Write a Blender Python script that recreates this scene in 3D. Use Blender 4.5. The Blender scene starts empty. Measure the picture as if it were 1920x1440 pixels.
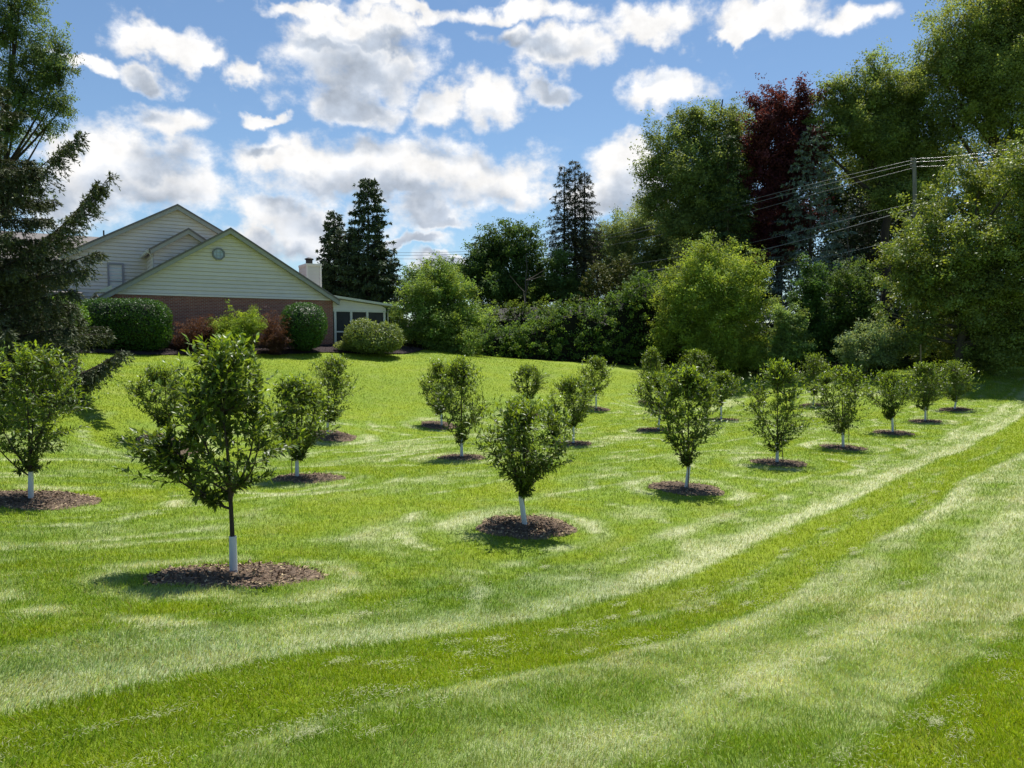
import bpy, math, random
import numpy as np

# ------------------------------------------------------------------ camera, sky, sun, exposure
F = 1371.0; HOR = 640.0; EYE = 1.65
PITCH = math.atan((720 - HOR) / F)
sc = bpy.context.scene
cam_d = bpy.data.cameras.new('camera'); cam = bpy.data.objects.new('camera', cam_d)
sc.collection.objects.link(cam); sc.camera = cam
cam_d.sensor_width = 36.0; cam_d.lens = 36.0 * F / 1920.0
cam_d.clip_start = 0.05; cam_d.clip_end = 5000
cam.location = (0, 0, EYE); cam.rotation_euler = (math.pi / 2 - PITCH, 0, 0)
sc.view_settings.view_transform = 'Standard'; sc.view_settings.look = 'None'
sc.view_settings.gamma = 1.0; sc.view_settings.use_curve_mapping = False
sc.view_settings.exposure = 0.67
sc.cycles.use_denoising = True
sc.cycles.max_bounces = 6; sc.cycles.diffuse_bounces = 3; sc.cycles.glossy_bounces = 2
sc.cycles.transmission_bounces = 4; sc.cycles.transparent_max_bounces = 8
sc.cycles.sample_clamp_indirect = 6

SUN_EL = math.radians(67); SUN_AZ = math.radians(17)     # azimuth from +Y towards +X
sd = bpy.data.lights.new('sun', 'SUN'); sd.energy = 4.6; sd.angle = math.radians(0.53); sd.color = (1.0, 0.955, 0.88)
so = bpy.data.objects.new('sun', sd); sc.collection.objects.link(so)
so.rotation_euler = (math.pi / 2 - SUN_EL, 0, math.pi - SUN_AZ)
so.location = (0, 0, 60)

def ray(px, py):
    x = (px - 960) / F; v = -(py - 720) / F
    c, s = math.cos(PITCH), math.sin(PITCH)
    y = c + v * s; z = -s + v * c
    return x / y, z / y
def W(px, py, Y):
    a, b = ray(px, py)
    return np.array([a * Y, Y, EYE + b * Y])

world = bpy.data.worlds.new('World'); sc.world = world; world.use_nodes = True
def build_sky():
    nt = world.node_tree; N = nt.nodes; L = nt.links; N.clear()
    def nd(t, **k):
        n = N.new(t)
        for a, b in k.items(): setattr(n, a, b)
        return n
    def m(op, a, b=None, c=None, clamp=False):
        n = nd('ShaderNodeMath', operation=op); n.use_clamp = clamp
        for i, v in enumerate((a, b, c)):
            if v is None: continue
            if hasattr(v, 'links'): L.new(v, n.inputs[i])
            else: n.inputs[i].default_value = v
        return n.outputs[0]
    def vm(op, a, b=None, out=0, scale=None):
        n = nd('ShaderNodeVectorMath', operation=op)
        for i, v in enumerate((a, b)):
            if v is None: continue
            if hasattr(v, 'links'): L.new(v, n.inputs[i])
            else: n.inputs[i].default_value = v
        if scale is not None: n.inputs['Scale'].default_value = scale
        return n.outputs[out]
    def smooth(x, a, b, lo=0.0, hi=1.0):
        n = nd('ShaderNodeMapRange', interpolation_type='SMOOTHSTEP')
        L.new(x, n.inputs[0]); n.inputs[1].default_value = a; n.inputs[2].default_value = b
        n.inputs[3].default_value = lo; n.inputs[4].default_value = hi
        return n.outputs[0]
    sky = nd('ShaderNodeTexSky', sky_type='NISHITA'); sky.sun_disc = False
    sky.sun_elevation = SUN_EL; sky.sun_rotation = SUN_AZ; sky.altitude = 150; sky.ozone_density = 1.6
    sky.dust_density = 0.25
    tc = nd('ShaderNodeTexCoord').outputs['Generated']
    sep = nd('ShaderNodeSeparateXYZ'); L.new(vm('NORMALIZE', tc), sep.inputs[0])
    az = m('ARCTAN2', sep.outputs[0], sep.outputs[1]); el = m('ARCSINE', sep.outputs[2])
    comb = nd('ShaderNodeCombineXYZ'); L.new(az, comb.inputs[0]); L.new(el, comb.inputs[1])
    P = comb.outputs[0]
    def noise(v, scale, detail, rough=0.55, lac=2.0, col=False):
        n = nd('ShaderNodeTexNoise'); L.new(v, n.inputs['Vector']); n.inputs['Scale'].default_value = scale
        n.inputs['Detail'].default_value = detail; n.inputs['Roughness'].default_value = rough
        n.inputs['Lacunarity'].default_value = lac
        return n.outputs[1 if col else 0]
    w1 = vm('SCALE', vm('SUBTRACT', noise(P, 7.0, 3, col=True), (0.5, 0.5, 0.5)), scale=0.10)
    Pw = vm('ADD', P, w1)
    w2 = vm('SCALE', vm('SUBTRACT', noise(P, 26.0, 4, col=True), (0.5, 0.5, 0.5)), scale=0.055)
    Pw = vm('ADD', Pw, w2)
    clouds = [  # px, py, rx, ry of each cloud in the photograph, turned into directions
        (640, 100, 135, 85), (730, 110, 85, 60), (660, 190, 95, 45), (690, 55, 120, 50),
        (300, 65, 95, 38), (375, 85, 45, 24), (270, 125, 60, 26), (150, 100, 60, 18),
        (515, 222, 36, 14), (470, 118, 32, 26),
        (910, 200, 65, 48), (1030, 165, 52, 28), (820, 205, 55, 38),
        (600, 8, 130, 20), (760, 2, 130, 22), (960, 8, 150, 26), (1230, 25, 105, 42), (1060, 80, 105, 45), (960, 70, 60, 30),
        (1440, 30, 110, 35), (1600, 38, 75, 30), (1380, 60, 40, 16),
        (1260, 155, 85, 38),
        (335, 225, 90, 42), (250, 300, 150, 70), (330, 345, 85, 50), (140, 360, 110, 60), (90, 300, 60, 50),
        (560, 310, 120, 42), (740, 310, 190, 52), (880, 335, 150, 58), (700, 360, 200, 40), (960, 350, 80, 48),
        (510, 410, 100, 40), (570, 445, 80, 55), (470, 455, 60, 40), (795, 405, 75, 40), (780, 460, 60, 14), (825, 497, 45, 16),
        (1170, 310, 85, 55), (1120, 370, 70, 40), (1190, 390, 60, 40), (820, 425, 60, 18)]
    def D(vec):
        acc = None
        for (cx, cy, rx, ry) in clouds:
            a, b = ray(cx, cy); A = math.atan(a); E = math.atan2(b, math.hypot(1, a))
            ax, bx = ray(cx + rx, cy); _, by = ray(cx, cy - ry)
            ra = math.atan(ax) - A; re = abs(math.atan2(by, math.hypot(1, a)) - E)
            mp = nd('ShaderNodeMapping', vector_type='TEXTURE'); L.new(vec, mp.inputs[0])
            mp.inputs[1].default_value = (A, E, 0); mp.inputs[3].default_value = (ra * 1.16, re * 1.2, 1)
            ln = vm('LENGTH', mp.outputs[0], out=1)
            acc = ln if acc is None else m('SMOOTH_MIN', acc, ln, 0.18)
        return m('SUBTRACT', 1.0, acc)
    d0 = D(Pw)
    fb = noise(vm('MULTIPLY', P, (1, 1.3, 1)), 17.0, 9, 0.6)
    fb2 = noise(vm('MULTIPLY', vm('ADD', P, (0.0, 0.022, 3.0)), (1, 1.3, 1)), 17.0, 6, 0.6)
    dens = m('ADD', m('MULTIPLY', d0, 1.25), m('MULTIPLY', m('SUBTRACT', fb, 0.5), 2.3))
    dup = m('ADD', D(vm('ADD', Pw, (0, 0.045, 0))), m('MULTIPLY', m('SUBTRACT', fb, 0.5), 0.5))
    alpha = smooth(dens, -0.15, 0.68)
    wisp = m('MULTIPLY', smooth(noise(vm('MULTIPLY', P, (1, 2.2, 1)), 5.0, 8, 0.65), 0.55, 0.9), 0.16)
    alpha = m('MAXIMUM', alpha, wisp)
    thick = m('MULTIPLY', smooth(dup, -0.05, 0.75), smooth(d0, 0.1, 0.55))
    tex = m('MULTIPLY', m('SUBTRACT', fb, fb2), 0.30)
    # cloud relief: differences of the same noise give soft billows
    lum = m('ADD', m('SUBTRACT', 0.60, m('MULTIPLY', thick, 0.27)), tex)
    lum = m('ADD', lum, m('MULTIPLY', smooth(noise(P, 30.0, 4), 0.3, 0.7), 0.06))
    mixc = nd('ShaderNodeMix', data_type='RGBA')
    L.new(thick, mixc.inputs[0]); mixc.inputs[6].default_value = (1, 0.99, 0.98, 1); mixc.inputs[7].default_value = (0.84, 0.95, 1.12, 1)
    skm = nd('ShaderNodeMix', data_type='RGBA', blend_type='MULTIPLY'); skm.inputs[0].default_value = 1; L.new(sky.outputs[0], skm.inputs[6]); skm.inputs[7].default_value = (.88, .99, 1.05, 1)
    bgs = nd('ShaderNodeBackground'); L.new(skm.outputs[2], bgs.inputs[0]); bgs.inputs[1].default_value = 0.074
    bgc = nd('ShaderNodeBackground'); L.new(mixc.outputs[2], bgc.inputs[0]); L.new(lum, bgc.inputs[1])
    mx = nd('ShaderNodeMixShader'); L.new(alpha, mx.inputs[0]); L.new(bgs.outputs[0], mx.inputs[1]); L.new(bgc.outputs[0], mx.inputs[2])
    out = nd('ShaderNodeOutputWorld'); L.new(mx.outputs[0], out.inputs[0])
build_sky()
world.cycles.sampling_method = 'MANUAL'; world.cycles.sample_map_resolution = 512

# ------------------------------------------------------------------ helpers
COL = sc.collection
def rng(s): return np.random.default_rng(s)
def unit(a): return a / np.maximum(np.linalg.norm(a, axis=-1, keepdims=True), 1e-9)
def tag(o, label=None, cat=None, group=None, kind=None):
    if label: o['label'] = label
    if cat: o['category'] = cat
    if group: o['group'] = group
    if kind: o['kind'] = kind
    return o
def empty(name, loc, label, cat, group=None):
    o = bpy.data.objects.new(name, None); o.empty_display_size = 0.3; COL.objects.link(o)
    o.location = tuple(float(v) for v in loc)
    return tag(o, label, cat, group)

class Acc:
    """collects quads / triangles with one tint per face"""
    def __init__(s): s.v = []; s.f = []; s.n = 0; s.t = []
    def add(s, v, f, tint=(1, 1, 1)):
        v = np.asarray(v, float).reshape(-1, 3); f = np.asarray(f, np.int64)
        t = np.broadcast_to(np.asarray(tint, float), (len(f), 3))
        s.v.append(v); s.f.append(f + s.n); s.t.append(t); s.n += len(v)
    def build(s, name, mat, parent=None, origin=None, smooth=False):
        v = np.concatenate(s.v); t = np.concatenate(s.t)
        if parent is not None: v = v - np.array(parent.location)
        elif origin is not None: v = v - np.asarray(origin)
        me = bpy.data.meshes.new(name)
        tot = np.concatenate([np.full(len(f), f.shape[1]) for f in s.f]); idx = np.concatenate([f.ravel() for f in s.f])
        st = np.concatenate([[0], np.cumsum(tot)[:-1]])
        me.vertices.add(len(v)); me.vertices.foreach_set('co', v.astype(np.float32).ravel())
        me.loops.add(len(idx)); me.loops.foreach_set('vertex_index', idx.astype(np.int32))
        me.polygons.add(len(tot)); me.polygons.foreach_set('loop_start', st.astype(np.int32))
        sm = smooth or name in ('trunk', 'pole', 'support_stake', 'overhead_wire', 'insulator', 'downspout', 'mulch_ring', 'vent_pipe')
        me.polygons.foreach_set('use_smooth', np.full(len(tot), bool(sm)))
        me.update(calc_edges=True)
        at = me.attributes.new('tint', 'FLOAT_COLOR', 'FACE')
        at.data.foreach_set('color', np.concatenate([t, np.ones((len(t), 1))], 1).astype(np.float32).ravel())
        me.materials.append(mat)
        o = bpy.data.objects.new(name, me); COL.objects.link(o)
        if parent is not None: o.parent = parent
        elif origin is not None: o.location = tuple(float(q) for q in origin)
        return o
    # shapes
    def box(s, c, size, ax=None, tint=(1, 1, 1)):
        """c = centre, size = full lengths, ax = 3 axis rows"""
        ax = np.eye(3) if ax is None else np.asarray(ax)
        k = np.array([[x, y, z] for x in (-.5, .5) for y in (-.5, .5) for z in (-.5, .5)]) * np.asarray(size)
        s.add(np.asarray(c) + k @ ax, [[0, 1, 3, 2], [4, 6, 7, 5], [0, 4, 5, 1], [2, 3, 7, 6], [0, 2, 6, 4], [1, 5, 7, 3]], tint)
    def tube(s, pts, rad, n=6, tint=(1, 1, 1), cap=True):
        pts = np.asarray(pts, float); m = len(pts); rad = np.broadcast_to(rad, (m,))
        d = unit(np.gradient(pts, axis=0)); ref = np.array([0.31, 0.17, 0.93]) if abs(d[0][2]) < .9 else np.array([1, 0.1, 0])
        u = unit(np.cross(d, ref)); w = np.cross(d, u)
        a = np.arange(n) / n * 2 * math.pi
        ring = pts[:, None] + rad[:, None, None] * (np.cos(a)[None, :, None] * u[:, None] + np.sin(a)[None, :, None] * w[:, None])
        i = np.arange(m - 1)[:, None] * n; j = np.arange(n)[None]; j2 = (j + 1) % n
        f = np.stack([i + j, i + j2, i + n + j2, i + n + j], -1).reshape(-1, 4)
        s.add(ring.reshape(-1, 3), f, tint)
        if cap and n >= 3:
            s.add(ring[-1], [list(range(n))], tint)
    def tubes(s, P, R, n=4, tint=(1, 1, 1)):
        """many tubes at once: P (M,k,3), R (M,k)"""
        M, k = P.shape[:2]
        if M == 0: return
        d = unit(np.gradient(P, axis=1)); ref = np.array([0.31, 0.47, 0.13]); u = unit(np.cross(d, ref)); w = np.cross(d, u)
        a = np.arange(n) / n * 2 * math.pi
        ring = P[:, :, None] + R[:, :, None, None] * (np.cos(a)[:, None] * u[:, :, None] + np.sin(a)[:, None] * w[:, :, None])
        base = (np.arange(M) * k * n)[:, None, None]; i = (np.arange(k - 1) * n)[None, :, None]; j = np.arange(n)[None, None]; j2 = (j + 1) % n
        f = np.stack([base + i + j, base + i + j2, base + i + n + j2, base + i + n + j], -1).reshape(-1, 4)
        s.add(ring.reshape(-1, 3), f, tint)
    def leaves(s, c, axis, nor, Ln, Wd, tint, fold=False, mid=0.45):
        """leaf faces: c base points, axis directions, nor approximate normals"""
        N = len(c); axis = unit(axis); side = unit(np.cross(axis, nor)); up = np.cross(side, axis)
        Ln = np.broadcast_to(Ln, (N,))[:, None]; Wd = np.broadcast_to(Wd, (N,))[:, None]
        b = c; l = c + axis * Ln * mid + side * Wd / 2; r = c + axis * Ln * mid - side * Wd / 2; t = c + axis * Ln
        i = np.arange(N)[:, None]
        if fold:
            l = l + up * Wd * .16; r = r + up * Wd * .16; t = t - up * Ln * .10
            mm = c + axis * Ln * .5
            v = np.stack([b, l, t, mm, r], 1); f1 = i * 5 + np.array([[0, 3, 2, 1]]); f2 = i * 5 + np.array([[0, 4, 2, 3]])
            s.add(v, np.concatenate([f1, f2]), np.concatenate([tint, tint]))
        else:
            v = np.stack([b, r, t, l], 1); s.add(v, i * 4 + np.array([[0, 1, 2, 3]]), tint)

def bez(p0, p1, p2, k):
    t = np.linspace(0, 1, k)[:, None]
    return (1 - t) ** 2 * p0 + 2 * t * (1 - t) * p1 + t * t * p2
def bezN(p0, p1, p2, t):
    t = t[..., None]
    return (1 - t) ** 2 * p0[:, None] + 2 * t * (1 - t) * p1[:, None] + t * t * p2[:, None]

# value noise
_pt = rng(5).random((256, 256))
def vnoise(x, y):
    xi = np.floor(x).astype(int); yi = np.floor(y).astype(int); fx = x - xi; fy = y - yi
    fx = fx * fx * (3 - 2 * fx); fy = fy * fy * (3 - 2 * fy)
    g = lambda a, b: _pt[a % 256, b % 256]
    return (g(xi, yi) * (1 - fx) + g(xi + 1, yi) * fx) * (1 - fy) + (g(xi, yi + 1) * (1 - fx) + g(xi + 1, yi + 1) * fx) * fy
def fbm(x, y, o=4):
    s = 0; a = .5; tot = 0
    for k in range(o):
        s = s + a * vnoise(x * 2 ** k + 17.3 * k, y * 2 ** k + 9.1 * k); tot += a; a *= .5
    return s / tot
def sst(x, a, b):
    t = np.clip((x - a) / (b - a), 0, 1); return t * t * (3 - 2 * t)

# ------------------------------------------------------------------ materials
def mat_new(name):
    m = bpy.data.materials.new(name); m.use_nodes = True; m.node_tree.nodes.clear(); return m
def attr(nt, name='tint'):
    a = nt.nodes.new('ShaderNodeAttribute'); a.attribute_name = name; return a
def leaf_mat(name, color, trans=0.35, rough=0.42, spec=0.5, tcol=(1.25, 1.15, 0.45), var=0.0):
    m = mat_new(name); nt = m.node_tree; N = nt.nodes; L = nt.links
    a = attr(nt)
    mul = N.new('ShaderNodeMix'); mul.data_type = 'RGBA'; mul.blend_type = 'MULTIPLY'; mul.inputs[0].default_value = 1
    L.new(a.outputs['Color'], mul.inputs[6]); mul.inputs[7].default_value = (*color, 1)
    base = mul.outputs[2]
    p = N.new('ShaderNodeBsdfPrincipled'); L.new(base, p.inputs['Base Color']); p.inputs['Roughness'].default_value = rough
    p.inputs['Specular IOR Level'].default_value = spec
    mul2 = N.new('ShaderNodeMix'); mul2.data_type = 'RGBA'; mul2.blend_type = 'MULTIPLY'; mul2.inputs[0].default_value = 1
    L.new(base, mul2.inputs[6]); mul2.inputs[7].default_value = (*tcol, 1)
    t = N.new('ShaderNodeBsdfTranslucent'); L.new(mul2.outputs[2], t.inputs[0])
    mx = N.new('ShaderNodeMixShader'); mx.inputs[0].default_value = trans
    L.new(p.outputs[0], mx.inputs[1]); L.new(t.outputs[0], mx.inputs[2])
    o = N.new('ShaderNodeOutputMaterial'); L.new(mx.outputs[0], o.inputs[0])
    return m
def plain(name, c1, c2=None, rough=0.7, scale=8.0, bump=0.0, stretch=(1, 1, 1), spec=0.3, detail=6, metal=0, tint=True):
    m = mat_new(name); nt = m.node_tree; N = nt.nodes; L = nt.links
    p = N.new('ShaderNodeBsdfPrincipled'); p.inputs['Roughness'].default_value = rough
    p.inputs['Specular IOR Level'].default_value = spec; p.inputs['Metallic'].default_value = metal
    tc = N.new('ShaderNodeTexCoord'); mp = N.new('ShaderNodeMapping'); L.new(tc.outputs['Object'], mp.inputs[0]); mp.inputs[3].default_value = stretch
    nz = N.new('ShaderNodeTexNoise'); L.new(mp.outputs[0], nz.inputs['Vector']); nz.inputs['Scale'].default_value = scale; nz.inputs['Detail'].default_value = detail
    cr = N.new('ShaderNodeMix'); cr.data_type = 'RGBA'
    rm = N.new('ShaderNodeMapRange'); L.new(nz.outputs[0], rm.inputs[0]); rm.inputs[1].default_value = .3; rm.inputs[2].default_value = .7
    L.new(rm.outputs[0], cr.inputs[0]); cr.inputs[6].default_value = (*c1, 1); cr.inputs[7].default_value = (*(c2 or c1), 1)
    mul = N.new('ShaderNodeMix'); mul.data_type = 'RGBA'; mul.blend_type = 'MULTIPLY'; mul.inputs[0].default_value = 1
    L.new(cr.outputs[2], mul.inputs[6]); L.new(attr(nt).outputs['Color'], mul.inputs[7])
    L.new(mul.outputs[2], p.inputs['Base Color'])
    if bump:
        b = N.new('ShaderNodeBump'); b.inputs['Strength'].default_value = bump; b.inputs['Distance'].default_value = 0.02
        L.new(nz.outputs[0], b.inputs['Height']); L.new(b.outputs[0], p.inputs['Normal'])
    o = N.new('ShaderNodeOutputMaterial'); L.new(p.outputs[0], o.inputs[0])
    return m

M = {}
M['bark'] = plain('bark', (.035, .026, .02), (.075, .058, .045), .9, 30, .5, (1, 1, .3))
M['bark_grey'] = plain('bark_grey', (.06, .052, .045), (.12, .105, .09), .9, 20, .5, (1, 1, .3))
M['bark_pale'] = plain('bark_pale', (.2, .18, .15), (.32, .29, .25), .9, 20, .4, (1, 1, .3))
M['sleeve'] = plain('white_plastic', (.76, .78, .80), (.60, .60, .58), .5, 9, .05, (1, 1, .3), .4)
M['stake'] = plain('weathered_stake', (.16, .12, .07), (.26, .2, .12), .8, 30)
M['mulch'] = plain('mulch', (.065, .046, .033), (.18, .135, .10), .95, 34, 1.0, spec=.1)
M['mulch_dark'] = plain('mulch_dark', (.022, .017, .018), (.06, .046, .046), .95, 26, 1.0, spec=.1)
M['leaf_fruit'] = leaf_mat('fruit_leaf', (.068, .120, .024), .42, .42, .42, (1.9, 1.6, .5))
M['leaf'] = leaf_mat('broad_leaf', (1.10, 1.08, 1.15), .48, .6, .2, (1.4, 1.2, .6))
M['leaf_gloss'] = leaf_mat('glossy_leaf', (1.1, 1.12, 1.1), .38, .46, .32, (1.5, 1.3, .4))
M['needle'] = leaf_mat('needle', (1, 1, 1), .12, .6, .25, (1.2, 1.1, .6))
M['white_trim'] = plain('cream_trim', (.58, .57, .50), (.52, .51, .45), .5, 4)
M['wood_pole'] = plain('pole_wood', (.16, .15, .13), (.26, .24, .21), .85, 12, .3, (1, 1, .1))
M['wire'] = plain('wire', (.30, .30, .30), None, .35, 4, metal=.6, spec=.5)
M['glass'] = plain('window_glass', (.34, .44, .54), (.52, .60, .68), .15, 1.6, spec=.9)
M['screen'] = plain('insect_screen', (.018, .02, .022), (.035, .037, .04), .45, 2, spec=.25)
M['metal_dark'] = plain('dark_metal', (.03, .03, .032), (.05, .05, .05), .5, 6, metal=.5)
M['frame_grey'] = plain('window_frame', (.22, .23, .26), None, .5, 4)
M['siding'] = plain('vinyl_siding', (.74, .68, .62), (.79, .725, .665), .55, 2.2, .02, (1, 1, 1), .3)
M['siding_tan'] = plain('vinyl_siding_tan', (.68, .62, .58), (.73, .665, .62), .55, 2.2, .02, (1, 1, 1), .3)
M['shingle'] = plain('roof_shingle', (.13, .12, .115), (.22, .2, .19), .9, 9, .4, (1, 1, 3))

def brick_mat():
    m = mat_new('red_brick'); nt = m.node_tree; N = nt.nodes; L = nt.links
    tc = N.new('ShaderNodeTexCoord'); mp = N.new('ShaderNodeMapping'); L.new(tc.outputs['UV'], mp.inputs[0])
    b = N.new('ShaderNodeTexBrick'); L.new(mp.outputs[0], b.inputs[0])
    b.inputs['Scale'].default_value = 1; b.inputs['Brick Width'].default_value = .215; b.inputs['Row Height'].default_value = .078
    b.inputs['Mortar Size'].default_value = .010; b.inputs['Color1'].default_value = (.36, .115, .072, 1); b.inputs['Color2'].default_value = (.25, .078, .052, 1)
    b.inputs['Mortar'].default_value = (.40, .31, .25, 1); b.inputs['Bias'].default_value = 0
    nz = N.new('ShaderNodeTexNoise'); L.new(mp.outputs[0], nz.inputs['Vector']); nz.inputs['Scale'].default_value = 3; nz.inputs['Detail'].default_value = 8
    rm = N.new('ShaderNodeMapRange'); L.new(nz.outputs[0], rm.inputs[0]); rm.inputs[3].default_value = .75; rm.inputs[4].default_value = 1.2
    mul = N.new('ShaderNodeMix'); mul.data_type = 'RGBA'; mul.blend_type = 'MULTIPLY'; mul.inputs[0].default_value = 1
    L.new(b.outputs[0], mul.inputs[6]); L.new(rm.outputs[0], mul.inputs[7])
    p = N.new('ShaderNodeBsdfPrincipled'); p.inputs['Roughness'].default_value = .85; L.new(mul.outputs[2], p.inputs['Base Color'])
    bp = N.new('ShaderNodeBump'); bp.inputs['Strength'].default_value = .6; bp.inputs['Distance'].default_value = .008; bp.invert = True
    L.new(b.outputs[1], bp.inputs['Height']); L.new(bp.outputs[0], p.inputs['Normal'])
    o = N.new('ShaderNodeOutputMaterial'); L.new(p.outputs[0], o.inputs[0]); return m
M['brick'] = brick_mat()

def ground_mat():
    m = mat_new('lawn_turf'); nt = m.node_tree; N = nt.nodes; L = nt.links
    a = attr(nt, 'lawn_color')
    tc = N.new('ShaderNodeTexCoord')
    def noise(scale, det, st=(1, 1, 1), rot=0):
        mp = N.new('ShaderNodeMapping'); L.new(tc.outputs['Object'], mp.inputs[0]); mp.inputs[3].default_value = st; mp.inputs[2].default_value = (0, 0, rot)
        nz = N.new('ShaderNodeTexNoise'); L.new(mp.outputs[0], nz.inputs['Vector']); nz.inputs['Scale'].default_value = scale; nz.inputs['Detail'].default_value = det
        nz.inputs['Roughness'].default_value = .65
        return nz.outputs[0]
    def mr(x, a0, a1, b0, b1):
        r = N.new('ShaderNodeMapRange'); L.new(x, r.inputs[0])
        for i, v in enumerate((a0, a1, b0, b1)): r.inputs[i + 1].default_value = v
        return r.outputs[0]
    n1 = noise(9, 8); n2 = noise(45, 4)
    mm = N.new('ShaderNodeMath'); mm.operation = 'MULTIPLY'; L.new(mr(n1, .3, .7, .72, 1.25), mm.inputs[0]); L.new(mr(n2, .3, .7, .7, 1.3), mm.inputs[1])
    mul = N.new('ShaderNodeMix'); mul.data_type = 'RGBA'; mul.blend_type = 'MULTIPLY'; mul.inputs[0].default_value = 1
    L.new(a.outputs['Color'], mul.inputs[6]); L.new(mm.outputs[0], mul.inputs[7])
    p = N.new('ShaderNodeBsdfPrincipled'); p.inputs['Roughness'].default_value = .8; p.inputs['Specular IOR Level'].default_value = .15
    L.new(mul.outputs[2], p.inputs['Base Color'])
    b = N.new('ShaderNodeBump'); b.inputs['Strength'].default_value = .7; b.inputs['Distance'].default_value = .04
    L.new(n2, b.inputs['Height']); L.new(b.outputs[0], p.inputs['Normal'])
    o = N.new('ShaderNodeOutputMaterial'); L.new(p.outputs[0], o.inputs[0]); return m
M['lawn'] = ground_mat()
M['blade'] = leaf_mat('grass_blade', (1, 1, 1), .38, .5, .35, (1.15, 1.15, .55))

# ------------------------------------------------------------------ orchard layout (three straight rows, even spacing)
# base px, py, depth, crown px0, px1, top py, bottom py, mulch radius, mulch offset
ROWS = [
 [(438,1076,8.5, 272,545,640,946,.97,.03), (984,986,12.3,904,1064,752,932,.80,.02), (1287,916,16.3,1226,1348,690,872,.80,0), (1457,868,20.1,1395,1510,680,848,.74,.05),
  (1581,840,24.,1522,1618,690,812,.74,0), (1674,812,28.,1620,1706,698,786,.78,0), (1735,790,31.8,1700,1762,682,769,.72,0), (1790,768,36.,1754,1822,678,751,.74,0)],
 [(58,938,12.9,-30,148,652,886,1.05,0), (557,896,16.8,498,622,708,862,.83,.25), (866,858,20.7,812,918,672,832,.75,0), (1075,832,24.5,1028,1116,708,800,.72,0),
  (1234,806,28.4,1190,1264,700,780,.72,-.2), (1352,787,32.4,1314,1382,698,762,.72,.1), (1525,760,40.3,1498,1552,664,742,.72,0)],
 [(318,840,21.1,253,357,688,802,.85,0), (614,817,25.,576,668,670,792,.85,.2), (828,799,29.,793,850,676,778,.85,-.1), (990,779,32.8,960,1024,686,752,.75,-.1),
  (1118,767,36.6,1086,1144,670,742,.72,0), (1220,757,40.5,1194,1248,653,734,.72,0), (1310,741,44.5,1270,1336,656,718,.75,.1)]]
# house frame: the gable wall runs along HD, away from the viewer along HB
HD = np.array([.848, .530, 0]); HB = np.array([-.530, .848, 0]); H0 = np.array([-20.2, 37.0, 0])
ALLT = [t for r in ROWS for t in r]
ctrl = [W(*t[:3]) for t in ALLT]
ctrl += [W(*e) for e in [(438,1060,9.47),(438,1110,7.53),(200,765,22),(960,1440,3.5),(0,1440,3.5),(1920,1440,3.5),
        (1920,785,32.),(1600,945,15.3),(1300,1078,10.2),(1000,1168,7.6),(830,664,43),(900,671,45),(1000,678,47),(1100,683,49),(1200,687,51),(1400,690,53),(1600,688,52),(1750,688,50),(1920,690,48),
        (1920,940,14)]]
for _t in (-6, -2, 1.5, 5, 8.5, 11.5, 15):
    for _o, _py in ((-2.5, 662), (-.2, 650)):
        _q = H0 + HB * _o + HD * _t; ctrl.append(np.array([_q[0], _q[1], EYE - (_py - 640) / F * _q[1] - (.05 if _t > 12 else 0)]))
ctrl += [np.array(p, float) for p in [(0,0,0),(-8,0,.1),(8,0,-.1),(0,-6,.6),(-14,8,-.4),(-20,20,.2),(-32,30,1.2),(14,8,-1.2),(20,14,-1.5),(30,24,-1.6),(45,40,-1.3),(50,52,-.3),
        (-20,60,1.4),(-28,46,1.45),(-12,46,1.4),(-35,46,1.5),(-20,75,1.0),(-3,60,-.6),(10,62,-1.2),(25,62,-.8),(45,64,-.2),(60,40,0),(0,80,-1.2),(30,85,-.6),(60,85,0),(-40,80,1),(-8,52,.6)]]
ctrl = np.array(ctrl)
def _U(r2): return r2 * np.log(r2 + 1e-6)
def _fit(P):
    n = len(P); xy = P[:, :2] / 10
    K = _U(((xy[:, None] - xy[None]) ** 2).sum(-1)) + np.eye(n) * .012
    A = np.zeros((n + 3, n + 3)); A[:n, :n] = K; A[:n, n] = 1; A[:n, n + 1:] = xy; A[n, :n] = 1; A[n + 1:, :n] = xy.T
    return np.linalg.solve(A, np.concatenate([P[:, 2], [0, 0, 0]]))
_w = _fit(ctrl)
def gz(x, y):
    x = np.asarray(x, float); y = np.asarray(y, float); sh = np.broadcast(x, y).shape
    q = np.stack([np.clip(np.broadcast_to(x, sh), -45, 65).ravel(), np.clip(np.broadcast_to(y, sh), -6, 88).ravel()], -1) / 10
    out = np.empty(len(q)); n = len(ctrl)
    for i in range(0, len(q), 20000):
        k = q[i:i + 20000]
        out[i:i + 20000] = _U(((k[:, None] - ctrl[None, :, :2] / 10) ** 2).sum(-1)) @ _w[:n] + _w[n] + k @ _w[n + 1:]
    return out.reshape(sh)

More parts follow.
